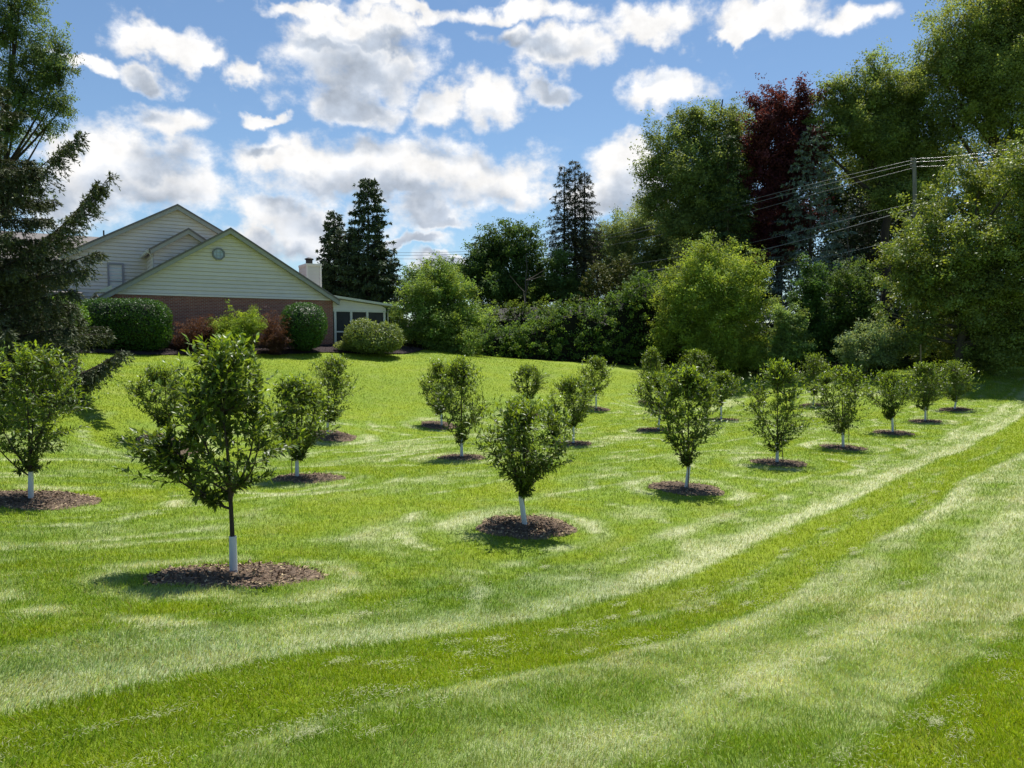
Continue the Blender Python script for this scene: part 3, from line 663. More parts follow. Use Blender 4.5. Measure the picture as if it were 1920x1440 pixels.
# ------------------------------------------------------------------ house
def hp(t, z, off): return H0 + HB * off + HD * t + np.array([0, 0, z])
AX = np.array([HD, HB, [0, 0, 1]])
ZB = 1.05          # wall foot, just below the ground line
def build_house():
    te, ze = hpt(213, 548, 0); te2, ze2 = hpt(625, 562, 0); zeave = (ze + ze2) / 2
    tp, zp = hpt(422, 432, 0); tp = (te + te2) / 2
    root = empty('house', hp(0, 1.4, 0), 'tan sided house with a red brick gable end, on the rise behind the lawn', 'house')
    def siding(a, tl, tr_, z0, z1, off, fl, fr, lap=.205, thick=.035, d=HD, origin=None, n=None, ntint=None):
        """courses of lap siding; fl(z), fr(z) give the side limits"""
        rr = rng(int(abs(off) * 10) + 7); z = z0
        while z < z1 - .01:
            zt = min(z + lap, z1); l0, r0 = fl(z), fr(z); l1, r1 = fl(zt), fr(zt)
            if r0 - l0 < .05: break
            if r1 < l1: r1 = l1 = (l1 + r1) / 2
            g = rr.uniform(.96, 1.03)
            b0, b1 = hp(l0, z, off - thick), hp(r0, z, off - thick); t0, t1 = hp(l1, zt, off), hp(r1, zt, off); u0, u1 = hp(l0, z, off), hp(r0, z, off)
            gz_ = min(.035, (zt - z) * .4); f_ = gz_ / (zt - z); la, ra = l0 + (l1 - l0) * f_, r0 + (r1 - r0) * f_
            k0, k1, k2, k3 = hp(l0, z, off + .03), hp(r0, z, off + .03), hp(ra, z + gz_, off + .03), hp(la, z + gz_, off + .03)
            b0, b1 = hp(la, z + gz_, off - thick), hp(ra, z + gz_, off - thick)
            a.add([k0, k1, k2, k3], [[0, 1, 2, 3]], (g, g, g)); a.add([k3, k2, b1, b0], [[0, 1, 2, 3]], (g, g, g)); a.add([u0, u1, k1, k0], [[0, 1, 2, 3]], (g, g, g))
            a.add([b0, b1, t1, t0], [[0, 1, 2, 3]], (g, g, g))
            z = zt
    # brick wall
    a = Acc(); b = Acc()
    def brickbox(acc, t0, t1, z0, z1, o0, o1):
        c = hp((t0 + t1) / 2, (z0 + z1) / 2, (o0 + o1) / 2); acc.box(c, (t1 - t0, o1 - o0, z1 - z0), AX)
    brickbox(a, te, te2, ZB - .5, zeave, 0, 9)
    wall = a.build('brick_wall', M['brick'], root)
    uv = wall.data.uv_layers.new(name='UVMap'); me = wall.data
    for p in me.polygons:
        for li in p.loop_indices:
            co = np.array(me.vertices[me.loops[li].vertex_index].co) + np.array(root.location)
            q = co - H0; nrm = np.array(p.normal)
            u = q @ HD if abs(nrm @ HB) > .5 else q @ HB
            uv.data[li].uv = (u, co[2])
    # gable siding
    a = Acc(); s = (zp - zeave) / (tp - te); sR = (zp - zeave) / (te2 - tp)
    fl = lambda z: te + (z - zeave) / s - .0; fr = lambda z: te2 - (z - zeave) / sR
    a.add([hp(te, zeave, .06), hp(te2, zeave, .06), hp(tp, zp, .06)], [[0, 1, 2]])
    siding(a, te, te2, zeave + .02, zp, .02, fl, fr)
    a.box(hp((te + te2) / 2, zeave - .02, -.045), (te2 - te, .07, .10), AX, (1.15, 1.15, 1.15))
    g = a.build('gable_siding', M['siding'], root)
    # octagonal window in the gable
    tw, zw = hpt(414, 476, -.1); fr_ = Acc(); R = .34
    an = (np.arange(8) + .5) / 8 * 2 * math.pi
    ro = np.array([hp(tw + R * math.cos(q), zw + R * math.sin(q), -.10) for q in an]); rin = np.array([hp(tw + R * .76 * math.cos(q), zw + R * .76 * math.sin(q), -.10) for q in an])
    rb = ro + HB * .09; ri2 = rin + HB * .05
    i = np.arange(8); j = (i + 1) % 8
    fr_.add(np.concatenate([ro, rin, rb, ri2]), np.concatenate([np.stack([i, j, j + 8, i + 8], -1), np.stack([i, i + 16, j + 16, j], -1), np.stack([i + 8, j + 8, j + 24, i + 24], -1)]))
    for q in (-.09, .09):
        fr_.box(hp(tw + q, zw, -.075), (.022, .02, R * 1.45), AX, (1.6, 1.6, 1.6)); fr_.box(hp(tw, zw + q, -.078), (R * 1.45, .02, .022), AX, (1.6, 1.6, 1.6))
    of = fr_.build('octagonal_window', M['frame_grey'], root)
    pn = Acc(); pn.add(ri2, [list(range(8))]); pno = pn.build('pane', M['glass'], None, origin=np.array(root.location)); pno.parent = of; pno.location = (0, 0, 0)
    # roofs: slab + rake board
    def gable_roof(tl, tr_, tpk, zev_l, zev_r, zpk, off0, off1, name='roof', over=.35, rake=True):
        a = Acc(); th = .09
        for (ta, za) in ((tl, zev_l), (tr_, zev_r)):
            dirn = np.array([ta - tpk, za - zpk]); L = np.linalg.norm(dirn); dirn /= L; nn = np.array([-dirn[1], dirn[0]])
            if nn[1] < 0: nn = -nn
            e = np.array([ta, za]) + dirn * over
            c4 = [np.array([tpk, zpk]) + nn * 0, e, e + nn * th, np.array([tpk, zpk + th / max(nn[1], .3)])]
            vv = [hp(p[0], p[1] + .02, off0 - .40) for p in c4] + [hp(p[0], p[1] + .02, off1) for p in c4]
            a.add(vv, [[0, 1, 2, 3], [7, 6, 5, 4], [3, 2, 6, 7], [0, 4, 5, 1], [1, 5, 6, 2]])
        rf = a.build(name, M['shingle'], root)
        a = Acc()
        for (ta, za) in ((tl, zev_l), (tr_, zev_r)):
            dirn = np.array([ta - tpk, za - zpk]); L = np.linalg.norm(dirn); dirn /= L
            e = np.array([ta, za]) + dirn * over
            for (lo, hi, o_a, o_b) in ((-.22, .015, off0 - .37, off0 - .322), ):
                c4 = [np.array([tpk, zpk + lo]), e + [0, lo], e + [0, hi], np.array([tpk, zpk + hi])]
                vv = [hp(p[0], p[1] + .02, o_a) for p in c4] + [hp(p[0], p[1] + .02, o_b) for p in c4]
                a.add(vv, [[0, 1, 2, 3], [7, 6, 5, 4], [0, 4, 5, 1], [3, 2, 6, 7], [1, 5, 6, 2]], (.62, .63, .66))
            # soffit strip back to the wall
            c2 = [np.array([tpk, zpk - .18]), e + [0, -.18]]
            a.add([hp(c2[0][0], c2[0][1], off0 - .322), hp(c2[1][0], c2[1][1], off0 - .322), hp(c2[1][0], c2[1][1], off0 - .02), hp(c2[0][0], c2[0][1], off0 - .02)], [[0, 1, 2, 3]], (.8, .8, .8))
        a.build('rake_board', M['white_trim'], root)
        return rf
    gable_roof(te - .25, te2, tp, zeave - .12, zeave + .05, zp + .02, 0, 10)
    # boxed eave return at the left corner
    a = Acc(); a.add([hp(te - .75, zeave - .02, -.33), hp(te - .02, zeave - .02, -.33), hp(te - .02, zeave + .36, -.33), hp(te - .75, zeave - .02, .3), hp(te - .02, zeave - .02, .3), hp(te - .02, zeave + .36, .3)], [[0, 1, 4, 3], [1, 2, 5, 4], [0, 3, 5, 2]]); a.add([hp(te - .75, zeave - .02, -.335), hp(te - .02, zeave - .02, -.335), hp(te - .02, zeave + .36, -.335)], [[0, 1, 2]]); a.box(hp(te - .72, zeave - .1, 4.9), (.12, 9.2, .12), AX, (.6, .57, .52)); a.build('eave_return', M['white_trim'], root)
    a = Acc(); a.tube([hp(te - .7, zeave - .1, .4), hp(te - .55, zeave - .3, .5), hp(te - .12, zeave - .65, .55), hp(te - .1, ZB, .55)], .045, 6, (.6, .57, .52)); a.build('downspout', M['white_trim'], root)
    # tall rear wing
    OW = 5.0
    tP, zP = hpt(338, 388, OW); tL, zL = hpt(128, 478, OW); sl = (zP - zL) / (tP - tL); tR = tP + (tP - tL)
    a = Acc(); a.add([hp(tL, ZB - .5, OW), hp(tR, ZB - .5, OW), hp(tR, zL, OW), hp(tP, zP, OW), hp(tL, zL, OW)], [[0, 1, 2, 3, 4]])
    siding(a, tL, tR, ZB + .6, zP, OW - .05, lambda z: max(tL, tL + (z - zL) / sl), lambda z: min(tR, tR - (z - zL) / sl))
    a.add([hp(tL, ZB - .5, OW), hp(tL, zL, OW), hp(tL, zL, OW + 9), hp(tL, ZB - .5, OW + 9)], [[0, 1, 2, 3]])
    a.add([hp(tR, ZB - .5, OW), hp(tR, zL, OW), hp(tR, zL, OW + 9), hp(tR, ZB - .5, OW + 9)], [[3, 2, 1, 0]])
    a.build('rear_wing_siding', M['siding_tan'], root)
    gable_roof(tL, tR, tP, zL, zL, zP, OW, OW + 9.5)
    # sash window on the wing
    def window(px0, px1, py0, py1, off, name='window'):
        t0, z1 = hpt(px0, py0, off); t1, _ = hpt(px1, py0, off); _, z0 = hpt(px0, py1, off)
        f = Acc(); w = .09
        cx, cz = (t0 + t1) / 2, (z0 + z1) / 2
        f.box(hp(cx, z1, off - .05), (t1 - t0 + w, .12, w), AX, (1.3, 1.2, 1.2)); f.box(hp(cx, z0, off - .06), (t1 - t0 + w, .14, w), AX, (1.3, 1.3, 1.3))
        f.box(hp(t0, cz, off - .05), (w, .12, z1 - z0 - w), AX, (1.3, 1.2, 1.2)); f.box(hp(t1, cz, off - .05), (w, .12, z1 - z0 - w), AX, (1.3, 1.2, 1.2))
        f.box(hp(cx, cz, off - .04), (t1 - t0 - w, .05, .05), AX, (1.3, 1.3, 1.3))
        fo = f.build(name, M['frame_grey'], root)
        for zz0, zz1 in ((z0 + .05, cz - .03), (cz + .03, z1 - .05)):
            p = Acc(); p.box(hp(cx, (zz0 + zz1) / 2, off - .015), (t1 - t0 - w, .02, zz1 - zz0), AX); po = p.build('pane', M['glass'], None, origin=np.array(root.location)); po.parent = fo; po.location = (0, 0, 0)
    window(207, 234, 494, 560, OW - .03)
    window(88, 112, 492, 532, OW + 2.97)
    # small middle gable between the two
    OM = 1.6
    tq, zq = hpt(357, 433, OM); tl, zl = hpt(292, 467, OM); tr2 = tq + (tq - tl); s2 = (zq - zl) / (tq - tl)
    a = Acc(); a.add([hp(tl, zl - 3, OM), hp(tr2, zl - 3, OM), hp(tr2, zl, OM), hp(tq, zq, OM), hp(tl, zl, OM)], [[0, 1, 2, 3, 4]])
    siding(a, tl, tr2, zl - 1.2, zq, OM - .05, lambda z: max(tl, tl + (z - zl) / s2), lambda z: min(tr2, tr2 - (z - zl) / s2))
    z = zl - 2
    while z < zl - .05:
        a.add([hp(tl - .022, z, OM), hp(tl - .022, z, OW), hp(tl, z + .205, OW), hp(tl, z + .205, OM)], [[3, 2, 1, 0]]); z += .205
    a.build('dormer_siding', M['siding_tan'], root)
    gable_roof(tl, tr2, tq, zl, zl, zq, OM, OW, over=.2)
    a = Acc(); a.box(hp(tl - .28, zl - .16, (OM + OW) / 2 - .2), (.14, OW - OM, .13), AX); a.tube([hp(tl - .24, zl - .2, OM - .2), hp(tl - .04, zl - .45, OM - .06), hp(tl - .04, zl - 1.6, OM - .06)], .04, 6)
    a.build('gutter', M['white_trim'], root)
    # far left wing: wall and roof facing us
    OL = OW + 3; a = Acc(); tA = tL - 9
    _, zr = hpt(150, 441, OL + 4)
    a.add([hp(tA, ZB - .5, OL), hp(tL + .3, ZB - .5, OL), hp(tL + .3, zL + .1, OL), hp(tA, zL + .1, OL)], [[0, 1, 2, 3]])
    siding(a, tA, tL, ZB + .6, zL, OL - .05, lambda z: tA, lambda z: tL + .1)
    a.build('left_wing_siding', M['siding_tan'], root)
    a = Acc(); a.add([hp(tA, zL - .1, OL - .5), hp(tL + .1, zL - .1, OL - .5), hp(tP - .3, zr, OL + 4.2), hp(tA, zr, OL + 4.2), hp(tA, zL - .3, OL - .5), hp(tL + .1, zL - .3, OL - .5)], [[0, 1, 2, 3], [4, 5, 1, 0]])
    a.add([hp(tP - .3, zr, OL + 4.2), hp(tA, zr, OL + 4.2), hp(tA, zL, OL + 9), hp(tP, zL, OL + 9)], [[0, 1, 2, 3]])
    # lower entrance roof
    t5, z5 = hpt(158, 549, 3.4); t6, z6 = hpt(100, 535, 5)
    a.add([hp(t5 - 5, z5, 3.4), hp(t5, z5, 3.4), hp(t5 - .9, z5 + .75, OL - .1), hp(t5 - 5, z5 + .75, OL - .1), hp(t5 - 5, z5 - .2, 3.4), hp(t5, z5 - .2, 3.4)], [[0, 1, 2, 3], [4, 5, 1, 0]])
    a.build('roof', M['shingle'], root)
    a = Acc(); tv, zv = hpt(201, 432, OL + 4); a.tube([hp(tv, zv - .8, OL + 4), hp(tv, zv, OL + 4)], .05, 8); a.build('vent_pipe', M['metal_dark'], root)
    a = Acc(); a.box(hp(t5 - 2.5, ZB + 1.2, 4.2), (4.6, .1, 3.4), AX); a.build('entrance_wall', M['siding_tan'], root)
    # chimney
    OC = 1.5; tc0, zc1 = hpt(578, 497, OC); tc1, _ = hpt(603, 497, OC); w = tc1 - tc0; a = Acc(); dpt = 1.5
    c = hp((tc0 + tc1) / 2, (zc1 + ZB) / 2, OC + dpt / 2); a.box(c, (w - .04, dpt - .04, zc1 - ZB), AX)
    z = zc1 - 3.4; q = 0
    while z < zc1 - .1:
        zt = z + .205
        a.add([hp(tc0, z, OC - .02), hp(tc1, z, OC - .02), hp(tc1, zt, OC), hp(tc0, zt, OC)], [[0, 1, 2, 3]]); a.add([hp(tc0 - .02, z, OC + dpt), hp(tc0 - .02, z, OC), hp(tc0, zt, OC), hp(tc0, zt, OC + dpt)], [[0, 1, 2, 3]])
        a.add([hp(tc0, z, OC), hp(tc1, z, OC), hp(tc1, z, OC - .02), hp(tc0, z, OC - .02)], [[0, 1, 2, 3]], (.5, .5, .5)); z = zt  # dark tint paints the shade under each lap
    for (tt_, oo) in ((tc0, OC), (tc1, OC), (tc0, OC + dpt)): a.box(hp(tt_, (zc1 + ZB) / 2 + .0, oo), (.1, .1, zc1 - ZB), AX, (1.15, 1.15, 1.15))
    a.box(hp((tc0 + tc1) / 2, zc1 + .04, OC + dpt / 2), (w + .14, dpt + .14, .12), AX, (1.1, 1.1, 1.1))
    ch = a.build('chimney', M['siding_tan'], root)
    a = Acc(); cc = hp((tc0 + tc1) / 2 - .05, zc1 + .1, OC + dpt / 2)
    a.tube([cc, cc + [0, 0, .28]], .20, 14); a.tube([cc + [0, 0, .30], cc + [0, 0, .36]], [.26, .27], 14); a.tube([cc + [0, 0, .36], cc + [0, 0, .44]], [.27, .08], 14)
    for q in range(4): a.box(cc + [.15 * math.cos(q * 1.57), .15 * math.sin(q * 1.57), .29], (.03, .03, .05))
    co = a.build('chimney_cap', M['metal_dark'], None, origin=np.array(root.location)); co.parent = ch; co.location = (0, 0, 0)
    # screened porch
    tE, zE = hpt(724, 574, 0); t0 = te2 + .02; zt0 = hpt(626, 560, 0)[1]
    _, zh = hpt(660, 582, 0); _, zr_ = hpt(640, 622, 0)
    a = Acc()
    for z0 in np.arange(zh, zt0, .16):
        sl_ = (zE - .02 - zt0) / (tE - t0)
        def rlim(z): return tE if z <= zE - .02 else t0 + (z - zt0) / sl_
        r0, r1 = rlim(z0), rlim(min(z0 + .16, zt0 - .01))
        if r0 - t0 < .1: break
        a.add([hp(t0, z0, -.02), hp(r0, z0, -.02), hp(max(r1, t0), min(z0 + .16, zt0), 0), hp(t0, min(z0 + .16, zt0), 0)], [[0, 1, 2, 3]]); a.add([hp(t0, z0, 0), hp(r0, z0, 0), hp(r0, z0, -.02), hp(t0, z0, -.02)], [[0, 1, 2, 3]], (.5, .5, .5))  # lap underside darkened by tint as painted shade
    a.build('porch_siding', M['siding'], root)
    a = Acc(); e0 = np.array([t0 - .1, zt0 + .06]); e1 = np.array([tE + .3, zE - .02])
    vv = [hp(*e0, -.3), hp(*e1, -.3), hp(e1[0], e1[1] + .13, -.3), hp(e0[0], e0[1] + .13, -.3), hp(*e0, 6), hp(*e1, 6), hp(e1[0], e1[1] + .13, 6), hp(e0[0], e0[1] + .13, 6)]
    a.add(vv, [[0, 1, 2, 3], [7, 6, 5, 4], [3, 2, 6, 7], [0, 4, 5, 1], [1, 5, 6, 2]], (1.1, 1.1, 1.1)); a.build('porch_roof', M['white_trim'], root)
    cols = [hpt(p, 600, 0)[0] for p in (629, 659, 689, 721)]
    for tq_ in cols:
        a = Acc(); a.box(hp(tq_, (zh + ZB) / 2, .03), (.13, .13, zh - ZB), AX, (1.2, 1.2, 1.2)); a.build('porch_post', M['white_trim'], root)
    a = Acc(); a.box(hp((t0 + tE) / 2, zh - .03, .02), (tE - t0, .09, .12), AX, (1.2, 1.2, 1.2)); a.build('porch_beam', M['white_trim'], root)
    a = Acc(); a.box(hp((t0 + tE) / 2, zr_, .03), (tE - t0 - .1, .06, .08), AX, (1.2, 1.2, 1.2)); a.build('porch_rail', M['white_trim'], root)
    for a0, a1 in zip(cols[:-1], cols[1:]):
        for z0, z1 in ((ZB, zr_ - .04), (zr_ + .04, zh - .09)):
            a = Acc(); a.box(hp((a0 + a1) / 2, (z0 + z1) / 2, .06), (a1 - a0 - .13, .02, z1 - z0), AX); a.build('screen_panel', M['screen'], root)
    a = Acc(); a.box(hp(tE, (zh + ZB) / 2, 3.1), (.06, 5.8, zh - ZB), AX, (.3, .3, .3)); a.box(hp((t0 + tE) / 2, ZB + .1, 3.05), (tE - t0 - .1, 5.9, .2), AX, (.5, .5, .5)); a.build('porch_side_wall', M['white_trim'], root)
    a = Acc(); a.tube([hp(tE + .3, zE, -.2), hp(tE + .12, zE - .3, -.05), hp(tE + .12, ZB, -.05)], .04, 6); a.build('downspout', M['white_trim'], root)
build_house()

# ------------------------------------------------------------------ shrubs and broadleaf trees
def lobe(px, py, rx, ry, d, dd=None):
    c = W(px, py, d); return (c, np.array([rx / F * d, (dd if dd is not None else rx / F * d * .9), ry / F * d]))
def ground_at(px, d): x = ray(px, 640)[0] * d; return np.array([x, d, float(gz(x, d))])

def leafy(acc, lobes, n, leaf, tint, clump, r, shell=.45, flat=.7, outward=.8, var=.34, asp=.55, top=0.0, droop=0.0, dens=36):
    LR = np.array([l[1] for l in lobes]); LC = np.array([l[0] for l in lobes]); mr = LR.mean(1)
    V = np.prod(LR, 1) ** .667; V = V / V.sum()
    nsub = int(dens * len(lobes)); pk = r.choice(len(lobes), nsub, p=V)
    ds = unit(r.normal(0, 1, (nsub, 3))); ds[:, 1] = np.where(r.random(nsub) < .35, -np.abs(ds[:, 1]), ds[:, 1])
    sr = np.clip(.34 * mr[pk], .35, 1.6) * r.uniform(.6, 1.5, nsub)
    SCn = LC[pk] + ds * (LR[pk] - sr[:, None] * .35) * (1 - (shell * .9) * r.random((nsub, 1)) ** 1.3) * r.uniform(.88, 1.12, (nsub, 1))
    sb = r.uniform(1 - var, 1 + var, nsub); sv = sr ** 2; sv /= sv.sum()
    nc = max(8, int(n / 20)); id0 = r.choice(nsub, nc, p=sv)
    d = unit(r.normal(0, 1, (nc, 3))); d[:, 2] = np.where(r.random(nc) < .6, np.abs(d[:, 2]), d[:, 2])
    sax = unit(ds + np.array([0, 0, .55 - 1.3 * droop]) + r.normal(0, .35, (nsub, 3)))   # each spray points outwards and up
    al = r.uniform(-1, 1, nc) ; wid = np.sqrt(np.clip(1 - al ** 2, .05, 1)) * (1 - .35 * np.clip(al, 0, 1))
    dperp = d - (d * sax[id0]).sum(1, keepdims=True) * sax[id0]
    cl = SCn[id0] + sax[id0] * (sr[id0] * 1.45 * al)[:, None] + dperp * (sr[id0] * .62 * wid)[:, None] * np.array([1, 1, .8])
    sp = r.random(nc) < .16; oc = unit(cl - LC[pk[id0]]); cl[sp] += (oc[sp] * .8 + [0, 0, .5]) * (r.random((int(sp.sum()), 1)) ** 1.5) * mr[pk[id0]][sp][:, None] * .42
    cs = (clump * .30 + sr[id0][:, None] * .07) * r.uniform(.6, 1.4, (nc, 1)); cb = sb[id0][:, None] * r.uniform(.85, 1.15, (nc, 1)); chue = r.normal(0, .06, (nc, 1))
    per = np.maximum(4, r.poisson(20, nc)); id_ = np.repeat(np.arange(nc), per); m = len(id_)
    off = r.normal(0, 1, (m, 3)); off *= cs[id_] * np.array([1, 1, flat])
    off[:, 2] -= droop * np.abs(off[:, 0])
    P = cl[id_] + off
    nor = d[id_] * outward + np.array([0, 0, .5]) + r.normal(0, .5, (m, 3))
    ax = np.cross(nor, r.normal(0, 1, (m, 3))); ax = unit(ax) + np.array([0, 0, -.25 - droop])
    L = leaf * r.uniform(.65, 1.35, m)
    t = np.asarray(tint) * cb[id_] * r.uniform(.8, 1.2, (m, 1)) * np.concatenate([1 + chue[id_], np.ones((m, 1)), 1 - chue[id_]], 1)
    acc.leaves(P, ax, nor, L, L * asp, t)
    return cl

def broadleaf(name, label, cat, base, lobes, n, leaf, tint, clump=.45, seed=0, trunk_r=.2, bark='bark', mat='leaf', group=None, limbs=40, crown_start=None, trunks=1, **kw):
    r = rng(seed + 1000); root = empty(name, base, label, cat, group)
    a = Acc(); cl = leafy(a, lobes, n, leaf, tint, clump, r, **kw)
    cen = np.mean([l[0] for l in lobes], axis=0); topl = max(lobes, key=lambda l: l[0][2] + l[1][2]); 
    tr = Acc(); topz = topl[0][2] - topl[1][2] * .1
    for q in range(trunks):
        b = base + [r.normal(0, .25) * (trunks > 1), r.normal(0, .25) * (trunks > 1), -.2]
        end = np.array([cen[0] * .6 + topl[0][0] * .4 + (r.normal(0, .8) if trunks > 1 else 0), cen[1], topz])
        k = 12; tp = bez(b, np.array([b[0] * .7 + end[0] * .3, b[1], (b[2] + end[2]) / 2]), end, k); tp[1:-1] += r.normal(0, trunk_r * .35, (k - 2, 3)) * [1, 1, 0]
        tr.tube(tp, np.linspace(trunk_r / math.sqrt(trunks), trunk_r * .12, k), 8)
    for l in lobes:
        s0 = tp[min(k - 2, max(2, int(k * np.clip((l[0][2] - b[2]) / (end[2] - b[2]) * .75, .1, .9))))]
        e = l[0]; mid = (s0 + e) / 2 + [0, 0, -.06 * np.linalg.norm(e - s0)]
        bp = bez(s0, mid, e, 8); tr.tube(bp, np.linspace(trunk_r * .45, trunk_r * .12, 8), 5)
    # twigs to clumps
    ids = r.choice(len(cl), min(limbs, len(cl)), replace=False); LC = np.array([l[0] for l in lobes])
    E = cl[ids]; near = np.argmin(((E[:, None] - LC[None]) ** 2).sum(-1), 1); S = LC[near] + r.normal(0, .2, (len(ids), 3))
    tr.tubes(bezN(S, (S + E) / 2 + [0, 0, -.1], E, np.tile(np.linspace(0, 1, 5), (len(ids), 1))), np.tile(np.linspace(trunk_r * .14, .012, 5), (len(ids), 1)), 3)
    tr.build('trunk', M[bark], root); a.build('crown', M[mat], root)
    return root

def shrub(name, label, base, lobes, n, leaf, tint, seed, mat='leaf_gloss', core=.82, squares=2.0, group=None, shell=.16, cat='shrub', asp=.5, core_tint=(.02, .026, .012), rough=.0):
    """clipped or dense shrub: leaves over a thick shell round an added dark core that blocks light, one mesh"""
    r = rng(seed + 3000); a = Acc()
    V = np.array([np.prod(l[1]) ** .667 for l in lobes]); V = V / V.sum()
    for l, p in zip(lobes, V):
        m = int(n * p); d = unit(r.normal(0, 1, (m, 3)))
        sq = (np.abs(d) ** squares).sum(-1, keepdims=True) ** (-1 / squares)
        bump = 1 + rough * (np.sin(d[:, :1] * 9 + l[0][0]) * np.sin(d[:, 2:] * 8 + l[0][1]) + .6 * np.sin(d[:, 1:2] * 13))
        rad = 1 - shell * r.random((m, 1)) ** 1.3 + r.normal(0, .012, (m, 1))
        P = l[0] + d * sq * l[1] * rad * bump; nor = unit(d / l[1]) + r.normal(0, .5, (m, 3)); ax = unit(np.cross(nor, r.normal(0, 1, (m, 3)))) + unit(d) * .5
        L = leaf * r.uniform(.6, 1.4, m); a.leaves(P, ax, nor, L, L * asp, np.asarray(tint) * 1.35 * r.uniform(.65, 1.35, (m, 1)))
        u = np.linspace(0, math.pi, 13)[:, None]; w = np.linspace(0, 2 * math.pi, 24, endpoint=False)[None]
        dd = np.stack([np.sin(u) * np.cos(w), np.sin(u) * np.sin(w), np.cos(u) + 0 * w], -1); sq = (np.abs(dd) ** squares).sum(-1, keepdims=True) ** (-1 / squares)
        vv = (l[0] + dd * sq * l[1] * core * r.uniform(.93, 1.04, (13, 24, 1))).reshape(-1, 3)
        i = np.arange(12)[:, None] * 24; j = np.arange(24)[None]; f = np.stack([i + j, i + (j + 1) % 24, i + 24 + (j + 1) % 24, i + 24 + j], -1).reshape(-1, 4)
        a.add(vv, f, core_tint)  # dark core added to block light inside the shrub
    o = a.build(name, M[mat], origin=base); tag(o, label, cat, group); return o

G_DARK = (.022, .045, .012); G_MID = (.045, .085, .016); G_LITE = (.075, .13, .020); G_YEL = (.12, .175, .016); G_BLUE = (.075, .105, .095)

# --- by the house
gp = ground_at
c = W(205, 608, 35.6)
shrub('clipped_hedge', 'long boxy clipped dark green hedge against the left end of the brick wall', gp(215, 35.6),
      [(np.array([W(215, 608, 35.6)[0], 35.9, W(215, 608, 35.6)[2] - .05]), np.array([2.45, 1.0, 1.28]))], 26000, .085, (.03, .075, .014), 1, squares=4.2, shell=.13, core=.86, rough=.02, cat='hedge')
shrub('hedge_plant', 'bright leafy shrub beside the left end of the clipped hedge, behind the spruce', gp(125, 33), [lobe(118, 600, 46, 46, 33, .9), lobe(80, 640, 50, 55, 33, 1.), lobe(60, 600, 40, 40, 33.5, 1.)], 16000, .10, (.09, .17, .025), 2, shell=.35, rough=.06)
def bush(name, label, px, d, lobes, n, leaf, tint, seed, group=None, sz=.88, **kw):
    r = rng(seed + 3000); a = Acc(); L = [lobe(l[0], l[1], l[2] * sz, l[3] * sz, *l[4:]) for l in lobes]
    cl = leafy(a, L, n, leaf, tint, kw.pop('clump', .16), r, **kw)
    b = gp(px, d); k = min(len(cl), 160); ids = r.choice(len(cl), k, replace=False); E = cl[ids]; S = b + r.normal(0, .14, (k, 3)) * [1, 1, 0]
    a.tubes(bezN(S, (S + E) / 2 + [0, 0, .1], E, np.tile(np.linspace(0, 1, 5), (k, 1))), np.tile(np.linspace(.02, .006, 5), (k, 1)), 3, (.08, .05, .035))
    o = a.build(name, M['leaf'], origin=b); tag(o, label, 'shrub', group)
bush('brown_bush', 'brown red twiggy bush left of the bright green bush at the brick wall', 365, 37, [(365,628,36,30,37,.9),(345,642,22,20,37,.6),(392,634,20,28,37,.7)], 24000, .055, (.10, .052, .038), 3, 'brown bushes at the brick wall')
bush('green_bush', 'bright yellow green bush between two brown bushes at the brick wall', 450, 37.6, [(448,618,46,34,37.6,1.2),(452,642,44,24,37.6,1.1),(425,625,26,32,37.4,.8),(470,606,24,22,37.6,.8)], 30000, .07, (.19, .29, .035), 4, sz=.78)
bush('brown_bush', 'brown red twiggy bush between the bright green bush and the dark round bush', 515, 38.4, [(513,626,29,33,38.4,.85),(522,642,22,22,38.2,.7)], 18000, .055, (.10, .052, .038), 5, 'brown bushes at the brick wall')
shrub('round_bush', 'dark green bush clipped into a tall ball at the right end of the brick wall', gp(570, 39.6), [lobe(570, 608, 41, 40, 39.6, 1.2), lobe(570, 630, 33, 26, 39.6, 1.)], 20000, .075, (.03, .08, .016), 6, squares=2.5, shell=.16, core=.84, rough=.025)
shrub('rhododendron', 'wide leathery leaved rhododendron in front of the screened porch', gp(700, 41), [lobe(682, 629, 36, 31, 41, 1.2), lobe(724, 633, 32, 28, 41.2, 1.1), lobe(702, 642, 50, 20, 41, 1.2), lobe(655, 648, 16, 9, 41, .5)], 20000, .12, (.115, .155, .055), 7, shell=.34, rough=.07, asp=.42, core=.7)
shrub('small_plant', 'small white flecked low plant at the corner of the porch', gp(640, 41), [lobe(640, 648, 14, 8, 41, .35)], 900, .09, (.16, .2, .1), 8, shell=.5, core=.4)

# --- background trees
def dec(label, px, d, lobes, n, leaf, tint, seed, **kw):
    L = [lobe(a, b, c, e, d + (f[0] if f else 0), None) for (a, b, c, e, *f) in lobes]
    return broadleaf(kw.pop('name', 'broadleaf_tree'), label, kw.pop('cat', 'tree'), gp(px, d), L, int(n * 1.75), leaf, tuple(2.1 * q for q in tint), seed=seed, **kw)

